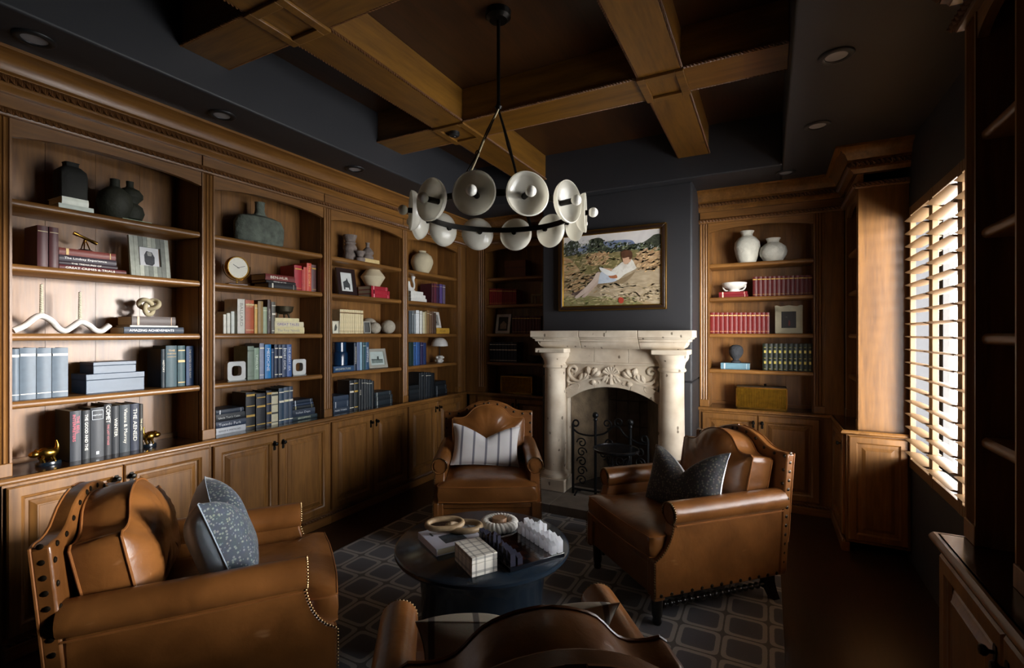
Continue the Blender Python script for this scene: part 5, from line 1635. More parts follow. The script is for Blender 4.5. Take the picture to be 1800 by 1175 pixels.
def lettering(parent, s, c, L, H, col, vertical, y):
    """flat letters on a spine: c = centre (x, z), L = length available, H = letter height available"""
    v, f, w, h = text_mesh(s)
    k = min(L / w, H / h * 1.25)
    kh = min(H / h, k)
    mb = MB()
    if vertical:
        mb.add([(c[0] + p[1] * kh, y, c[1] - p[0] * k) for p in v], f)
    else:
        mb.add([(c[0] + p[0] * k, y, c[1] + p[1] * kh) for p in v], f)
    o = obj(mb, 'lettering', mat(col, 0.4, var=0.03), parent, smooth=False)
    return o

def book(t, d, h, col, title='', mode='', tcol='', bands=0, rnd=None):
    g = min(0.0025, t * 0.14)
    q_ = lin(col)
    k_ = 0.55 + 0.45 * min(1.0, max(q_) / 0.35)
    cm = mat(tuple(round(x * k_, 5) for x in q_), 0.5, var=0.10, scale=30)
    c = MB()
    bl_ = min(0.0035, t * 0.16)
    n = 6
    sp = [(-t / 2 + t * i / n, -bl_ * math.sin(PI * i / n)) for i in range(n + 1)]
    c.prism(sp + [(t / 2, 0.004), (-t / 2, 0.004)], 'z', 0, h)
    c.box(-t / 2, -t / 2 + g, 0.0, d, 0, h).box(t / 2 - g, t / 2, 0.0, d, 0, h)
    o = obj(c, 'book', cm, angle=50)
    obj(MB().box(-t / 2 + g, t / 2 - g, 0.003, d - 0.004, 0.003, h - 0.004), 'pages', PAGES, o, smooth=False)
    yy = -bl_ - 0.0006
    lo, hi = 0.0, 1.0
    if bands:
        fr = {1: (0.86,), 2: (0.10, 0.84), 3: (0.09, 0.60, 0.88), 4: (0.08, 0.34, 0.62, 0.90), 5: (0.05, 0.25, 0.45, 0.65, 0.85)}[bands]
        for k, q in enumerate(fr):
            bm = MB()
            hh = h * (0.045 if bands < 5 else 0.10) if k % 2 else h * 0.014
            ww = t * (0.46 if bands < 5 else 0.22)
            bm.box(-ww, ww, yy, 0.0, q * h, q * h + hh)
            if bands in (3, 4):
                bm.box(-ww, ww, yy, 0.0, q * h - h * 0.012, q * h - 0.0002)
            obj(bm, 'gilt_band', mat(tcol or 'c9b48a', 0.4, var=0.15), o, smooth=False)
    if title:
        if mode == 'v':
            lettering(o, title, (0, h * 0.55), h * 0.74, min(0.020, t * 0.44), tcol, True, yy)
        elif mode == 'v2':
            a, b = title.rsplit(' ', 1)
            lettering(o, a, (t * 0.18, h * 0.72), h * 0.48, t * 0.26, tcol, True, yy)
            lettering(o, b, (-t * 0.16, h * 0.66), h * 0.60, t * 0.26, tcol, True, yy)
        elif mode == 'h':
            for k, wd in enumerate(title.split()):
                lettering(o, wd, (0, h * (0.88 - 0.075 * k)), t * 0.80, h * 0.045, tcol, False, yy)
        elif mode == 'box':
            bm = MB()
            x, z0, z1 = t * 0.42, h * 0.76, h * 0.94
            bm.box(-x, x, yy, 0, z0, z0 + 0.0015).box(-x, x, yy, 0, z1, z1 + 0.0015).box(-x, -x + 0.0015, yy, 0, z0, z1).box(x - 0.0015, x, yy, 0, z0, z1)
            bm.box(-0.006, 0.006, yy, 0, h * 0.06, h * 0.12)
            obj(bm, 'label_frame', mat(tcol, 0.5), o, smooth=False)
            lettering(o, title, (0, h * 0.85), t * 0.7, h * 0.06, tcol, False, yy)
        elif mode == 'comet':
            lettering(o, title, (0, h * 0.80), h * 0.34, t * 0.84, tcol, True, yy)
            lettering(o, 'THE LAST VOYAGE', (0, h * 0.40), h * 0.40, t * 0.42, 'c8505a', True, yy)
    return o

def place_book(bay, along, z, o, lying=False, rz=0.0, depth_in=0.0):
    if bay < 5:
        o.location = (-3.072 - depth_in, along, z)
        base = R(90)
    else:
        o.location = (along, 4.645 + depth_in, z)
        base = 0.0
    o.rotation_euler = (0, R(-90) if lying else 0, base + rz)

for (bay, sh, L) in BK:
    dx = {(5, 1): 0.036, (6, 2): 0.010, (6, 1): -0.012, (6, 3): -0.006}.get((bay, sh), 0.0)
    for i, (a, t, h, col, title, mode, tcol, bands) in enumerate(L):
        o = book(t, random.uniform(0.135, 0.165), h, col, title, mode, tcol, bands)
        place_book(bay, a + t / 2 + dx, SHZ[sh] + 0.0003, o, depth_in=random.uniform(0, 0.004))
        tag(o, '%s upright book, %s from left on %s, %s' % (cname(col), ORD[i], SHN[sh], BAYN[bay]), 'book', 'upright books on the %s, %s' % (SHN[sh], BAYN[bay]))
TOPZ = {}
cnt = {}
for (bay, sh, L) in SK:
    z = SHZ[sh] + 0.0003
    key = (bay, sh)
    cnt[key] = cnt.get(key, 0) + 1
    where = '' if sum(1 for q in SK if q[:2] == key) == 1 else ('left ' if cnt[key] == 1 else 'right ')
    for i, (a0, a1, t, col, title, tcol) in enumerate(L):
        a0, a1 = max(a0, {5: -2.73, 6: -0.455}.get(bay, 0)), a1
        h = a1 - a0
        o = book(t, 0.16, h, col, title, 'v' if title else '', tcol, 0 if title or not tcol else 2)
        place_book(bay, a1, z + t / 2, o, lying=True, depth_in=0.001 * i)
        n = len(L)
        pos = 'lone' if n == 1 else ('bottom' if i == 0 else 'top' if i == n - 1 else ORD[i] + ' from bottom')
        tag(o, ('%s flat book, %s in %sstack, %s, %s' % (cname(col), pos, where, SHN[sh], BAYN[bay])) if n > 1 else ('%s book lying flat alone on the %s, %s' % (cname(col), SHN[sh], BAYN[bay])), 'book', 'books lying flat on the %s, %s' % (SHN[sh], BAYN[bay]))
        z += t + 0.0004
    TOPZ[(bay, sh, cnt[key])] = z

# ------------------------------------------------------------------ ornaments on the left shelves
def turned(name, label, cat, prof, x, y, z, m, n=28, sx=1, sy=1, rz=0.0, wob=0.0):
    return tag(obj(MB().lathe(prof, n, sx=sx, sy=sy, wob=wob), name, m, loc=(x, y, z), rot=(0, 0, rz)), label, cat)
def sq_rings(sec, n=32, e=5.0):
    v, f = [], []
    for (hx, hy, z) in sec:
        for i in range(n):
            a = 2 * PI * i / n
            c, s = math.cos(a), math.sin(a)
            r = (abs(c) ** e + abs(s) ** e) ** (-1 / e)
            v.append((hx * c * r, hy * s * r, z))
    for j in range(len(sec) - 1):
        for i in range(n):
            f.append((j * n + i, j * n + (i + 1) % n, (j + 1) * n + (i + 1) % n, (j + 1) * n + i))
    f += [tuple(range(n - 1, -1, -1)), tuple(range((len(sec) - 1) * n, len(sec) * n))]
    return MB().add(v, f)
OLIVE = mat('25261a', 0.75, var=0.3, bump=0.3, bscale=50, name='olive_ceramic')
BLK = mat('171711', 0.8, var=0.3, bump=0.2, name='black_ceramic')
GREYG = mat('5f655a', 0.9, var=0.35, scale=22, bump=0.7, bscale=45, name='rough_green_stoneware')
TAUPE = mat('7d7068', 0.9, var=0.3, scale=20, bump=0.5, bscale=60, name='taupe_stoneware')
BONE = mat('cdbf9f', 0.75, var=0.08, bump=0.1, name='bone_ceramic')
WHITE = mat('d8d6d0', 0.6, var=0.05, bump=0.15, bscale=50, name='white_ceramic')
ROUGHW = mat('c3c1b6', 0.85, var=0.12, scale=18, bump=0.6, bscale=40, name='rough_white_ceramic')
MARBLE = mat('c9cbc8', 0.35, var=0.14, scale=8, name='pale_marble')

zt = TOPZ[(1, 0, 1)]
j = obj(sq_rings([(0.052, 0.046, 0), (0.058, 0.052, 0.006), (0.060, 0.053, 0.12), (0.056, 0.050, 0.145), (0.036, 0.034, 0.166), (0.028, 0.027, 0.170), (0.028, 0.027, 0.186), (0.031, 0.030, 0.190), (0.020, 0.019, 0.188)]), 'jar', BLK, loc=(-3.15, 1.145, zt), rot=(0, 0, R(90)))
tag(j, 'square-shouldered black ceramic jar standing on two white books', 'jar')
turned('vase', 'dark olive bulbous vase with straight neck on the top shelf', 'vase', [(0.034, 0), (0.052, 0.012), (0.074, 0.07), (0.078, 0.105), (0.068, 0.145), (0.040, 0.172), (0.024, 0.182), (0.021, 0.20), (0.022, 0.224), (0.015, 0.222)], -3.125, 1.325, SZ[0], OLIVE, 32)
turned('vase', 'dark double-gourd vase standing on a thin pale book', 'vase', [(0.030, 0), (0.055, 0.015), (0.067, 0.05), (0.058, 0.085), (0.036, 0.102), (0.040, 0.112), (0.060, 0.135), (0.060, 0.155), (0.044, 0.178), (0.020, 0.19), (0.016, 0.20), (0.018, 0.225), (0.010, 0.224)], -3.16, 1.41, TOPZ[(1, 0, 2)], OLIVE)
# brass telescope on the red stack
te = thing('brass_telescope', 'small brass tabletop telescope on the stack of red books', 'telescope', (-3.14, 1.20, TOPZ[(1, 1, 1)]), R(90))
obj(MB().lathe([(0.0, 0), (0.034, 0), (0.034, 0.006), (0.024, 0.012), (0.0, 0.012)], 20), 'base', BLACKM, te)
for a in (0, 2.1, 4.2):
    obj(MB().tube([(0.022 * math.cos(a), 0.022 * math.sin(a), 0.01), (0.006 * math.cos(a), 0.006 * math.sin(a), 0.055)], 0.003, 6), 'leg', BRASS, te)
obj(MB().ball((0, 0, 0.058), 0.008, 10, 8), 'pivot', BRASS, te)
tbp = MB().lathe([(0.0, -0.055), (0.009, -0.055), (0.009, -0.03), (0.0075, -0.028), (0.0075, 0.03), (0.010, 0.032), (0.010, 0.05), (0.0, 0.05)], 14)
tbp.tf(Matrix.Translation((0, 0, 0.072)) @ Matrix.Rotation(R(-68), 4, 'Y'))
obj(tbp, 'barrel', BRASS, te)

def picture_frame(label, x, y, z, rz, w, h, bd, fm, inner, lean=8, mat_m=None, planks=False, art=None, deep=0.016, cat='picture frame', top=None):
    t = thing('picture_frame', label, cat, (x, y, z), rz)
    e = empty('leaning_frame', (0, 0, 0), 0, t)
    e.rotation_euler = (R(-lean), 0, 0)
    if planks:
        r_ = random.Random(3)
        k = 9
        for i in range(k):
            a = -w / 2 + w * i / k
            if a + w / k < -w / 2 + bd or a > w / 2 - bd:
                obj(MB().box(a + .0006, a + w / k - .0006, -deep, 0, 0, h), 'plank', mat(r_.choice(['8f938a', 'a5a89c', 'b6b8aa', '7d8078']), 0.85, var=0.15, scale=40), e, smooth=False)
            else:
                obj(MB().box(a + .0006, a + w / k - .0006, -deep, 0, 0, bd * 1.15), 'plank', mat(r_.choice(['8f938a', 'a5a89c', 'b6b8aa', '7d8078']), 0.85, var=0.15, scale=40), e, smooth=False)
                obj(MB().box(a + .0006, a + w / k - .0006, -deep, 0, h - bd, h), 'plank', mat(r_.choice(['8f938a', 'a5a89c', 'b6b8aa', '7d8078']), 0.85, var=0.15, scale=40), e, smooth=False)
    else:
        mb = MB()
        X = w / 2
        if top:
            mb.prism([(X, h - bd), (-X, h - bd)] + top, 'y', -deep, 0)
        else:
            mb.prism([(-X, h), (X, h), (X - bd, h - bd), (-X + bd, h - bd)], 'y', -deep, 0)
        mb.prism([(-X, 0), (X, 0), (X - bd, bd), (-X + bd, bd)], 'y', -deep, 0)
        mb.prism([(-X, 0), (-X, h), (-X + bd, h - bd), (-X + bd, bd)], 'y', -deep, 0)
        mb.prism([(X, 0), (X, h), (X - bd, h - bd), (X - bd, bd)], 'y', -deep, 0)
        obj(mb, 'moulding', fm, e, smooth=False)
    obj(MB().box(-w / 2 + bd * 0.9, w / 2 - bd * 0.9, -deep * 0.5, -0.001, bd * 0.9, h - bd * 0.9), 'picture', inner, e, smooth=False)
    for k, (poly, c) in enumerate(art or []):
        obj(MB().prism([(p[0] * w, p[1] * h) for p in poly], 'y', -deep * 0.5 - 0.0006 * (k + 1), -deep * 0.5), 'printed_shape', mat(c, 0.7, var=0.25, scale=60), e, smooth=False)
    obj(MB().prism([(0.0, h * 0.6), (0.0, h * 0.58), (math.sin(R(lean)) * h + 0.035, 0.004), (math.sin(R(lean)) * h + 0.04, 0.004)], 'x', -0.012, 0.012).tf(Matrix.Rotation(R(lean) * 0, 4, 'X')), 'easel_leg', fm or BLACKM, e, smooth=False)
    return t
pot = [([(-0.10, 0.32), (0.06, 0.30), (0.12, 0.36), (0.13, 0.52), (0.07, 0.64), (-0.07, 0.66), (-0.13, 0.56), (-0.13, 0.40)], '35363a'), ([(-0.04, 0.54), (0.05, 0.54), (0.07, 0.60), (0.02, 0.65), (-0.06, 0.63)], '8c8c88')]
picture_frame('grey weathered plank picture frame with a pot drawing, second shelf', -3.115, 1.49, SZ[1] + 0.001, R(90), 0.20, 0.232, 0.058, None, mat('c4c4c6', 0.6), planks=True, art=pot)

wv = thing('wavy_candleholder', 'long white wavy ceramic candleholder on the third shelf', 'candleholder', (-3.13, 1.10, SZ[2]))
P = [(0.925, .014), (0.965, .038), (1.0, .075), (1.026, .086), (1.06, .066), (1.09, .026), (1.115, .014), (1.145, .036), (1.176, .060), (1.21, .046), (1.24, .017), (1.265, .014), (1.285, .030), (1.302, .046)]
obj(MB().tube(smooth([(0, y - 1.10, z) for (y, z) in P], 5), 0.0145, 12, flat=1.25), 'wave_body', WHITE, wv)
for y, z0 in ((1.026, .098), (1.176, .072)):
    obj(MB().lathe([(0.010, 0), (0.011, 0.004), (0.008, 0.006)], 12, (0, y - 1.10, z0 - 0.004)), 'candle_cup', WHITE, wv)
for n_, (y, z0, l) in enumerate(((1.026, .099, 'left taller'), (1.176, .073, 'right lower'))):
    k = 60
    tw = MB().tube([(0, 0, 0.140 * i / k) for i in range(k + 1)], [0.0088 * (1 - 0.25 * i / k) for i in range(k + 1)], 4, twist=0.42)
    o = tag(obj(tw, 'candle', mat('b9b39c', 0.6, var=0.05), loc=(-3.13, y, SZ[2] + z0)), 'twisted beige taper candle in the %s cup of the wavy holder' % l, 'candle', 'twisted taper candles')
    obj(MB().tube([(0, 0, 0.14), (0.001, 0, 0.147)], 0.0008, 5), 'wick', mat('2a2622', 0.8), o)
def knot_pts(s, n=60):
    out = []
    for i in range(n):
        t = 2 * PI * i / n
        out.append((s * (math.sin(t) + 2 * math.sin(2 * t)) / 3, s * 0.55 * -math.sin(3 * t) / 1.6, s * (math.cos(t) - 2 * math.cos(2 * t)) / 3))
    return out
kn = MB().tube(knot_pts(0.050), 0.0125, 10, closed=True)
mz = min(v[2] for v in kn.v)
tag(obj(kn, 'knot_sculpture', mat('b5a887', 0.8, var=0.15, bump=0.2), loc=(-3.15, 1.50, TOPZ[(1, 2, 1)] - mz), rot=(0, 0, R(75))), 'beige knotted sculpture on top of the antique brown book', 'sculpture')
BLUEB = mat('29455e', 0.4, var=0.06, name='blue_lacquer')
def lidbox(label, x, y, z, rz, w, d, h, m, lid=0.3):
    t = thing('storage_box', label, 'box', (x, y, z), rz)
    obj(MB().box(-w / 2, w / 2, 0, d, 0, h * (1 - lid) - 0.0015), 'box_body', m, t, bevel=0.0015)
    obj(MB().box(-w / 2 - 0.001, w / 2 + 0.001, -0.001, d + 0.001, h * (1 - lid), h), 'box_lid', m, t, bevel=0.0015)
    obj(MB().box(-w / 2 + 0.002, w / 2 - 0.002, 0.002, d - 0.002, h * (1 - lid) - 0.004, h * (1 - lid) + 0.002), 'rebate', mat('14202c', 0.6), t)
    return t
lidbox('large blue lidded box, lower of two stacked on the fourth shelf', -3.085, 1.315, SZ[3], R(90), 0.262, 0.165, 0.100, BLUEB)
lidbox('small blue lidded box stacked on the large blue box', -3.09, 1.312, SZ[3] + 0.1005, R(90), 0.192, 0.15, 0.060, BLUEB)
def critter(label, y, s, fl):
    t = thing('animal_bookend', label, 'bookend', (-3.11, y, CT), R(90))
    obj(MB().lathe([(0.0, 0), (0.048 * s, 0), (0.050 * s, 0.006), (0.046 * s, 0.018), (0.0, 0.020)], 24, sy=0.8), 'base', mat('101820', 0.2, coat=0.4), t)
    b = MB()
    b.tube(smooth([(-0.045 * s * fl, 0, 0.056), (-0.025 * s * fl, 0, 0.062), (0.0, 0, 0.058), (0.025 * s * fl, 0, 0.064), (0.034 * s * fl, 0, 0.085), (0.030 * s * fl, 0, 0.115)]), [0.010, 0.013, 0.016, 0.018, 0.020, 0.023, 0.025, 0.026, 0.027, 0.027, 0.027, 0.026, 0.025, 0.024, 0.022, 0.019, 0.016, 0.014, 0.012, 0.010, 0.009, 0.008, 0.007, 0.005, 0.004, 0.003][:26], 10)
    b.ball((-0.050 * s * fl, 0, 0.060), 0.018, 12, 8, sc=(1.3, 0.9, 0.9))
    for (x, yy) in ((-0.02, 0.016), (-0.02, -0.016), (0.02, 0.018), (0.02, -0.018)):
        b.tube([(x * s * fl, yy * 0.6, 0.052), (x * s * fl - 0.008, yy * 1.2, 0.036), (x * s * fl, yy * 1.1, 0.019)], [0.009, 0.007, 0.005], 7)
    for yy in (-0.007, 0.007):
        b.ball((-0.044 * s * fl, yy, 0.078), 0.006, 8, 6)
    obj(b, 'body', BRASS, t)
critter('brass animal bookend on a dark base, left of the worktop books', 1.045, 1.0, 1)
critter('brass animal bookend on a dark base, right of the worktop books', 1.478, 0.8, -1)

# clock bay
fk = MB().lathe([(0.105, 0.0), (0.150, 0.004), (0.178, 0.030), (0.184, 0.09), (0.182, 0.15), (0.160, 0.190), (0.110, 0.205), (0.060, 0.213), (0.036, 0.225), (0.030, 0.25), (0.031, 0.30), (0.034, 0.306), (0.024, 0.304)], 48, wob=0.02)
for i, p in enumerate(fk.v):
    if p[2] < 0.216:
        fk.v[i] = (p[0], p[1] * 0.42, p[2])
tag(obj(fk, 'flask_vase', GREYG, loc=(-3.145, 2.185, SZ[0]), rot=(0, 0, R(90))), 'wide grey-green stoneware flask vase on the top shelf', 'vase')
ck = thing('table_clock', 'round brass desk clock with white dial on a wooden foot', 'clock', (-3.10, 1.99, SZ[1]), R(78))
obj(MB().box(-0.062, 0.062, -0.028, 0.028, 0.0, 0.014), 'foot', mat('5a3820', 0.4, coat=0.3), ck, bevel=0.004)
obj(MB().lathe([(0.005, 0.014), (0.004, 0.045)], 10), 'stem', BRASS, ck)
cz = 0.118
obj(MB().tube([(0.083 * math.sin(a), 0, cz - 0.083 * math.cos(a)) for a in [-1.75 + 3.5 * i / 30 for i in range(31)]], 0.0032, 8), 'gimbal', BRASS, ck)
cs = MB().lathe([(0.0, 0.018), (0.066, 0.018), (0.074, 0.014), (0.076, -0.012), (0.073, -0.019), (0.068, -0.019), (0.0665, -0.013), (0.0, -0.013)], 40)
TR = Matrix.Translation((0, 0, cz)) @ Matrix.Rotation(R(12), 4, 'Z') @ Matrix.Rotation(R(90), 4, 'X') @ Matrix.Scale(-1, 4, (0, 0, 1))
cs.tf(TR)
obj(cs, 'case', BRASS, ck)
dl_ = MB().lathe([(0.0, -0.0145), (0.0665, -0.0145), (0.0665, -0.0135), (0.0, -0.0135)], 40)
dl_.tf(TR)
dial = obj(dl_, 'dial', mat('e6e2d2', 0.5, var=0.02), ck)
RT = Matrix.Translation((0, 0, cz)) @ Matrix.Rotation(R(12), 4, 'Z')
for (ang, L, w) in ((-62, 0.040, 0.0016), (72, 0.050, 0.0013)):
    hnd = MB().box(-w, w, -0.0165, -0.0158, -0.008, L)
    hnd.tf(RT @ Matrix.Rotation(R(ang), 4, 'Y'))
    obj(hnd, 'hand', mat('121212', 0.5), dial, smooth=False)
mk = MB()
for k in range(12):
    q = MB().box(-0.0008, 0.0008, -0.0158, -0.0150, 0.055, 0.060)
    q.tf(RT @ Matrix.Rotation(R(30 * k), 4, 'Y'))
    mk.add(q.v, q.f)
obj(mk, 'hour_mark', mat('9a927c', 0.5), dial, smooth=False)
bw = thing('tripod_bowl', 'dark bronze bowl on three feet standing on cream books', 'bowl', (-3.14, 2.37, TOPZ[(2, 2, 1)]))
obj(MB().lathe([(0.0, 0.028), (0.035, 0.030), (0.060, 0.048), (0.066, 0.075), (0.070, 0.086), (0.064, 0.086), (0.058, 0.070), (0.0, 0.046)], 32), 'bowl_body', mat('4a4230', 0.5, 0.6, var=0.4, scale=50), bw)
for a in (0.3, 2.4, 4.5):
    obj(MB().tube([(0.036 * math.cos(a), 0.036 * math.sin(a), 0.034), (0.048 * math.cos(a), 0.048 * math.sin(a), 0.0)], [0.008, 0.006], 8), 'foot', mat('4a4230', 0.5, 0.6, var=0.4, scale=50), bw)
def marble(label, y, w):
    t = thing('marble_bookend', label, 'bookend', (-3.09, y, SZ[3]), R(90))
    def rs(h, r, k=5):
        out = []
        for (cx, cz_, a0) in ((h - r, h - r, 0), (-h + r, h - r, 90), (-h + r, -h + r, 180), (h - r, -h + r, 270)):
            for i in range(k):
                a = R(a0 + 90 * i / (k - 1))
                out.append((cx + r * math.cos(a), cz_ + r * math.sin(a) + w / 2 + 0.006))
        return out
    o_, i_ = rs(w / 2, 0.016), rs(w * 0.27, 0.018)
    n = len(o_)
    mb = MB()
    v = [(p[0], y_, p[1]) for y_ in (-0.018, 0.018) for p in o_] + [(p[0], y_, p[1]) for y_ in (-0.018, 0.018) for p in i_]
    f = []
    for k in range(n):
        q = (k + 1) % n
        f += [(k, q, n + q, n + k), (2 * n + k, 3 * n + k, 3 * n + q, 2 * n + q), (k, 2 * n + k, 2 * n + q, q), (n + k, n + q, 3 * n + q, 3 * n + k)]
    mb.add(v, f)
    obj(mb, 'square_ring', MARBLE, t)
    obj(MB().box(-w / 2, w / 2, -0.022, 0.06, 0.0, 0.0062), 'foot_plate', mat('9a9c98', 0.4), t)
marble('pale marble square ring bookend left of the green books', 1.972, 0.122)
marble('pale marble square ring bookend right of the blue books', 2.452, 0.115)

# spheres bay
turned('stacked_vase', 'tall taupe vase of stacked flared forms on the top shelf', 'vase', [(0.040, 0), (0.052, 0.02), (0.055, 0.06), (0.048, 0.085), (0.058, 0.115), (0.052, 0.135), (0.040, 0.150), (0.050, 0.165), (0.040, 0.175), (0.046, 0.19), (0.058, 0.230), (0.050, 0.232), (0.030, 0.20)], -3.16, 3.03, SZ[0], TAUPE, wob=0.03)
turned('hourglass_vase', 'small taupe hourglass vase in front of the tall stacked vase', 'vase', [(0.036, 0), (0.043, 0.02), (0.040, 0.034), (0.024, 0.046), (0.030, 0.060), (0.044, 0.092), (0.036, 0.090), (0.018, 0.060)], -3.075, 3.06, SZ[0], TAUPE)
turned('bottle_vase', 'taupe ridged bottle vase on a cream book, top shelf', 'vase', [(0.042, 0), (0.050, 0.012), (0.048, 0.030), (0.040, 0.040), (0.052, 0.058), (0.050, 0.075), (0.030, 0.100), (0.016, 0.112), (0.015, 0.140), (0.020, 0.152), (0.012, 0.150)], -3.14, 3.215, TOPZ[(3, 0, 1)], TAUPE)
ink = [([(-0.16, 0.22), (-0.10, 0.22), (-0.08, 0.30), (0.10, 0.30), (0.12, 0.22), (0.17, 0.22), (0.19, 0.42), (0.10, 0.52), (0.05, 0.66), (-0.02, 0.56), (-0.18, 0.50)], '3a3c3e')]
picture_frame('dark wooden picture frame with a vessel print, spheres bay', -3.115, 2.955, SZ[1] + 0.001, R(84), 0.185, 0.232, 0.036, mat('24100e', 0.35, coat=0.3), mat('cfd0cc', 0.6), lean=10, art=ink)
fv = turned('ribbed_vase', 'cream faceted vase standing on three red books', 'vase', [(0.050, 0), (0.062, 0.010), (0.085, 0.05), (0.106, 0.085), (0.108, 0.092), (0.100, 0.104), (0.080, 0.130), (0.062, 0.152), (0.052, 0.166), (0.044, 0.172), (0.036, 0.168)], -3.165, 3.305, TOPZ[(3, 1, 1)], BONE, 40)
picture_frame('small pale printed card beside the cream volumes', -3.075, 2.79, SZ[2] + 0.001, R(80), 0.062, 0.100, 0.004, mat('d8d2bc', 0.6), mat('d8d2bc', 0.6), lean=5, art=[([(-0.2, 0.2), (0.1, 0.25), (0.25, 0.5), (0.1, 0.8), (-0.1, 0.6)], '4a4a40')], cat='card')
picture_frame('thin small frame beside the stone spheres', -3.09, 3.155, SZ[2] + 0.001, R(60), 0.06, 0.105, 0.006, mat('b8b4a8', 0.5), mat('50504c', 0.6), lean=12)
STO = mat('b0a796', 0.85, var=0.15, scale=25, bump=0.5, bscale=45, name='limestone')
for (x, y, r, l) in ((-3.185, 3.275, 0.074, 'large round stone sphere at the back, third shelf'), (-3.075, 3.235, 0.053, 'small stone sphere in front of the large one'), (-3.12, 3.455, 0.066, 'stone sphere on its own at the right of the third shelf')):
    tag(obj(MB().ball((0, 0, r * 0.97), r, 28, 18, sc=(1, 1, 0.97)), 'stone_sphere', STO, loc=(x, y, SZ[2])), l, 'sphere', 'stone spheres')
turned('blue_jar', 'square-shouldered cobalt blue glass jar on a blue book', 'jar', [(0.058, 0), (0.064, 0.005), (0.065, 0.10), (0.060, 0.112), (0.052, 0.116), (0.052, 0.190), (0.056, 0.195), (0.046, 0.192)], -3.145, 2.90, TOPZ[(3, 3, 1)], mat('14304f', 0.15, coat=0.5, name='cobalt_glass'), 32)
bt = [([(-0.30, 0.26), (0.30, 0.26), (0.30, 0.42), (-0.30, 0.46)], '6f7d78'), ([(-0.02, 0.42), (0.10, 0.42), (0.10, 0.62), (0.02, 0.60)], '2c322f'), ([(-0.30, 0.43), (0.30, 0.40), (0.30, 0.45), (-0.30, 0.48)], '3a423e')]
picture_frame('silver double framed landscape photo, fourth shelf', -3.10, 3.30, SZ[3] + 0.001, R(82), 0.205, 0.175, 0.026, mat('b9b6aa', 0.35, 0.5), mat('b4c0bc', 0.5), lean=14, art=bt)

# lamp bay
turned('round_vase', 'cream round ribbed vase with short collar on the top shelf', 'vase', [(0.050, 0), (0.062, 0.006), (0.095, 0.06), (0.114, 0.115), (0.112, 0.145), (0.096, 0.185), (0.062, 0.212), (0.042, 0.220), (0.040, 0.232), (0.044, 0.238), (0.034, 0.236)], -3.145, 3.985, SZ[0], BONE, 40)
ab = thing('abstract_sculpture', 'white abstract sculpture with two upright lobes on white books', 'sculpture', (-3.13, 3.80, TOPZ[(4, 1, 1)]), R(90))
obj(MB().tube(smooth([(-0.050, 0, 0.095), (-0.052, 0, 0.06), (-0.035, 0, 0.030), (0.0, 0, 0.024), (0.032, 0, 0.035), (0.040, 0, 0.075), (0.022, 0, 0.120), (0.026, 0, 0.148)]), [0.018 + 0.008 * math.sin(i * 0.2) for i in range(36)], 12), 'lobes', WHITE, ab)
obj(MB().lathe([(0.0, 0), (0.05, 0), (0.046, 0.012), (0.0, 0.02)], 20, sy=0.6), 'foot', WHITE, ab)
picture_frame('white photo frame leaning on the yellow book, third shelf', -3.15, 4.225, TOPZ[(4, 2, 1)], R(80), 0.14, 0.175, 0.028, mat('d2cec6', 0.5), mat('8a8884', 0.6), lean=14, art=[([(-0.1, 0.3), (0.15, 0.3), (0.12, 0.6), (0.0, 0.75), (-0.1, 0.6)], '2c2a2a')])
lp = thing('mushroom_lamp', 'small mushroom table lamp with white dome shade, fourth shelf', 'lamp', (-3.13, 4.265, SZ[3]))
obj(MB().lathe([(0.090, 0.178), (0.090, 0.184), (0.085, 0.215), (0.068, 0.245), (0.040, 0.264), (0.0, 0.270), (0.0, 0.264), (0.038, 0.258), (0.064, 0.240), (0.081, 0.212), (0.086, 0.180)], 36), 'dome_shade', mat('d6d2cc', 0.3, coat=0.3), lp)
obj(MB().lathe([(0.006, 0.07), (0.006, 0.258)], 10), 'stem', BLACKM, lp)
obj(MB().lathe([(0.030, 0), (0.034, 0.004), (0.036, 0.04), (0.034, 0.074), (0.0, 0.076)], 24), 'base', mat('cfccc6', 0.4), lp)
for k in range(10):
    a = 2 * PI * k / 5 + (0.63 if k > 4 else 0)
    obj(MB().ball((0.036 * math.cos(a), 0.036 * math.sin(a), 0.022 if k < 5 else 0.056), 0.0145, 12, 8), 'bubble', mat('dedbd4', 0.35), lp)

# ------------------------------------------------------------------ ornaments either side of the fireplace
rbx = lidbox('dark red-brown wooden box on the top shelf left of the fireplace', -2.42, 4.66, SZ[0], 0, 0.255, 0.14, 0.185, mat('5a2412', 0.35, coat=0.3), lid=0.42)
chs = thing('chair_sculpture', 'small pale chair-shaped sculpture on the second shelf left of the fireplace', 'sculpture', (-2.16, 4.70, SZ[1]))
CRM = mat('8d7b58', 0.7)
obj(MB().box(-0.065, 0.065, -0.05, 0.05, 0.085, 0.105), 'seat', CRM, chs, bevel=0.006)
obj(MB().prism([(0.045, 0.10), (0.065, 0.10), (0.085, 0.225), (0.05, 0.22)], 'y', -0.05, 0.05), 'backrest', CRM, chs, bevel=0.006)
for x in (-0.055, 0.055):
    for y in (-0.04, 0.04):
        obj(MB().box(x - 0.011, x + 0.011, y - 0.010, y + 0.010, 0.0, 0.087), 'leg', CRM, chs)
picture_frame('white framed photo on the third shelf left of the fireplace', -2.585, 4.69, SZ[2] + 0.001, R(-6), 0.19, 0.215, 0.030, mat('b8b2a8', 0.5), mat('2a2826', 0.6), lean=9, art=[([(-0.22, 0.25), (0.22, 0.25), (0.22, 0.5), (0.0, 0.66), (-0.22, 0.48)], '8c7a66')])
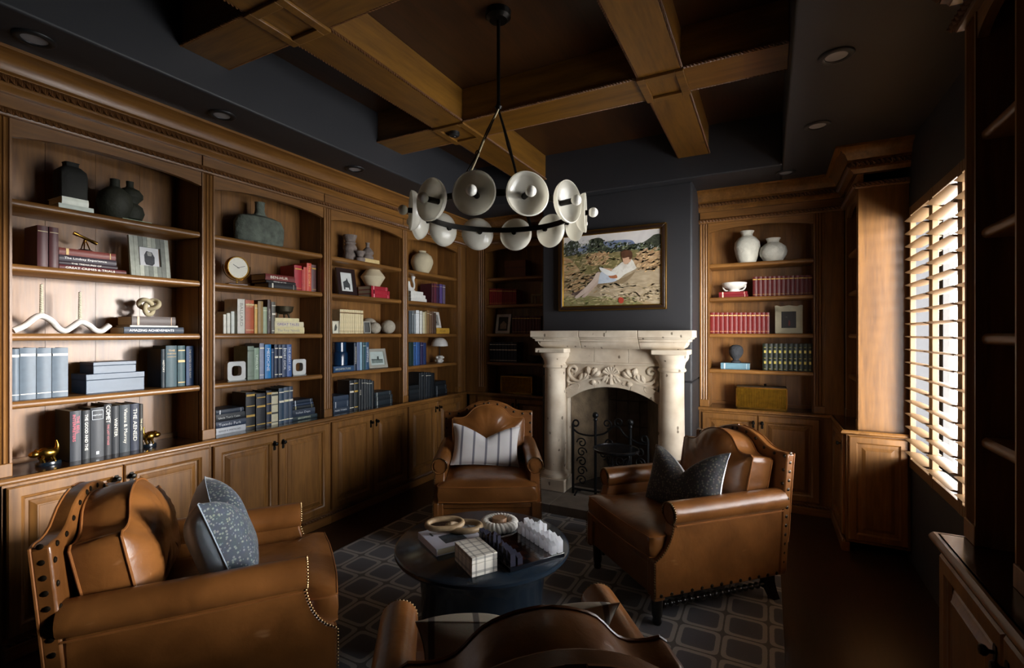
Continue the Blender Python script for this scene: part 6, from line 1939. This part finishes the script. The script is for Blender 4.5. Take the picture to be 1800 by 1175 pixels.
turned('bowl', 'dark bowl on the fourth shelf left of the fireplace', 'bowl', [(0.035, 0), (0.040, 0.006), (0.080, 0.040), (0.096, 0.075), (0.088, 0.075), (0.04, 0.02)], -2.20, 4.71, SZ[3], mat('3a332c', 0.6))
GOLDM = mat('8a6a20', 0.32, 0.9, var=0.25, scale=30, name='aged_gold')
def ribbox(label, x, y, z, w, h):
    t = thing('ribbed_box', label, 'box', (x, y, z))
    obj(MB().box(-w / 2, w / 2, 0.0, 0.13, 0.0, h), 'box_body', GOLDM, t, bevel=0.002)
    rb_ = MB()
    n = 34
    for i in range(n):
        cx = -w / 2 + w * (i + 0.5) / n
        rb_.prism([(cx - w / n * 0.42, 0.0), (cx - w / n * 0.25, -0.004), (cx + w / n * 0.25, -0.004), (cx + w / n * 0.42, 0.0)], 'z', 0.012, h - 0.012)
    stuff(obj(rb_, 'ribbing', GOLDM, t, smooth=False))
    mb = MB()
    mb.box(-w / 2 - 0.003, w / 2 + 0.003, -0.005, 0.0, 0.0, 0.009).box(-w / 2 - 0.003, w / 2 + 0.003, -0.005, 0.0, h - 0.009, h + 0.002).box(-w / 2 - 0.003, -w / 2 + 0.006, -0.005, 0.0, 0.0, h).box(w / 2 - 0.006, w / 2 + 0.003, -0.005, 0.0, 0.0, h)
    obj(mb, 'edge_frame', BRASS, t, smooth=False)
    obj(MB().box(-w / 2 + 0.004, w / 2 - 0.004, 0.004, 0.126, h - 0.002, h + 0.010), 'lid', mat('2a2012', 0.4), t, bevel=0.003)
    obj(MB().lathe([(0.0, h + 0.009), (0.012, h + 0.009), (0.008, h + 0.016), (0.014, h + 0.026), (0.0, h + 0.032)], 14, (0.03, 0.065, 0)), 'lid_knob', BLACKM, t)
ribbox('dark gold ribbed box on the ledge left of the fireplace', -2.405, 4.66, CT, 0.375, 0.18)
ribbox('gold ribbed box on the ledge right of the fireplace', -0.055, 4.65, CT, 0.385, 0.18)
turned('vase', 'tall rough white vase with narrow collar right of the fireplace', 'vase', [(0.055, 0), (0.068, 0.005), (0.090, 0.07), (0.104, 0.14), (0.098, 0.185), (0.072, 0.222), (0.046, 0.238), (0.043, 0.252), (0.054, 0.276), (0.057, 0.282), (0.046, 0.280), (0.038, 0.25)], -0.165, 4.70, SZ[0], ROUGHW, 32, wob=0.02)
turned('vase', 'squat round white vase beside the tall white vase', 'vase', [(0.055, 0), (0.070, 0.006), (0.100, 0.055), (0.106, 0.085), (0.096, 0.125), (0.064, 0.152), (0.046, 0.162), (0.044, 0.174), (0.054, 0.194), (0.058, 0.199), (0.046, 0.197), (0.036, 0.17)], 0.035, 4.685, SZ[0], ROUGHW, 32, wob=0.015)
hb = thing('handled_bowl', 'white footed bowl with two handles on red books', 'bowl', (-0.268, 4.72, TOPZ[(6, 1, 1)]))
obj(MB().lathe([(0.0, 0), (0.046, 0), (0.048, 0.006), (0.040, 0.022), (0.050, 0.030), (0.086, 0.046), (0.100, 0.070), (0.102, 0.082), (0.095, 0.080), (0.06, 0.045), (0.0, 0.035)], 36), 'bowl_body', WHITE, hb)
for s in (-1, 1):
    obj(MB().tube(smooth([(s * 0.092, 0, 0.062), (s * 0.086, 0, 0.035), (s * 0.066, 0, 0.016), (s * 0.044, 0, 0.014)]), 0.0065, 8), 'handle', WHITE, hb)
sc_top = [(-0.102, 0.236), (-0.085, 0.238), (-0.062, 0.229), (-0.035, 0.232), (0.0, 0.239), (0.035, 0.232), (0.062, 0.229), (0.085, 0.238), (0.102, 0.236)]
picture_frame('cream frame with scalloped top right of the fireplace', 0.150, 4.68, SZ[2] + 0.001, 0, 0.20, 0.232, 0.046, mat('a39a80', 0.6), mat('1a1210', 0.5), lean=6, art=[([(-0.02, 0.28), (0.06, 0.28), (0.05, 0.45), (0.0, 0.5)], '5a1c18'), ([(-0.15, 0.6), (-0.05, 0.58), (-0.06, 0.62)], '4a463e')], top=sc_top)
hd = thing('stone_bust', 'small dark stone head sculpture on a pale blue book', 'sculpture', (-0.255, 4.715, TOPZ[(6, 3, 1)]))
DS = mat('33353a', 0.85, var=0.3, bump=0.5, bscale=70)
obj(MB().lathe([(0.0, 0), (0.040, 0), (0.040, 0.014), (0.028, 0.022), (0.0, 0.022)], 20), 'plinth', DS, hd)
obj(MB().lathe([(0.024, 0.02), (0.026, 0.035), (0.044, 0.055), (0.058, 0.085), (0.060, 0.110), (0.050, 0.140), (0.030, 0.155), (0.0, 0.160)], 24, wob=0.08), 'head', DS, hd)
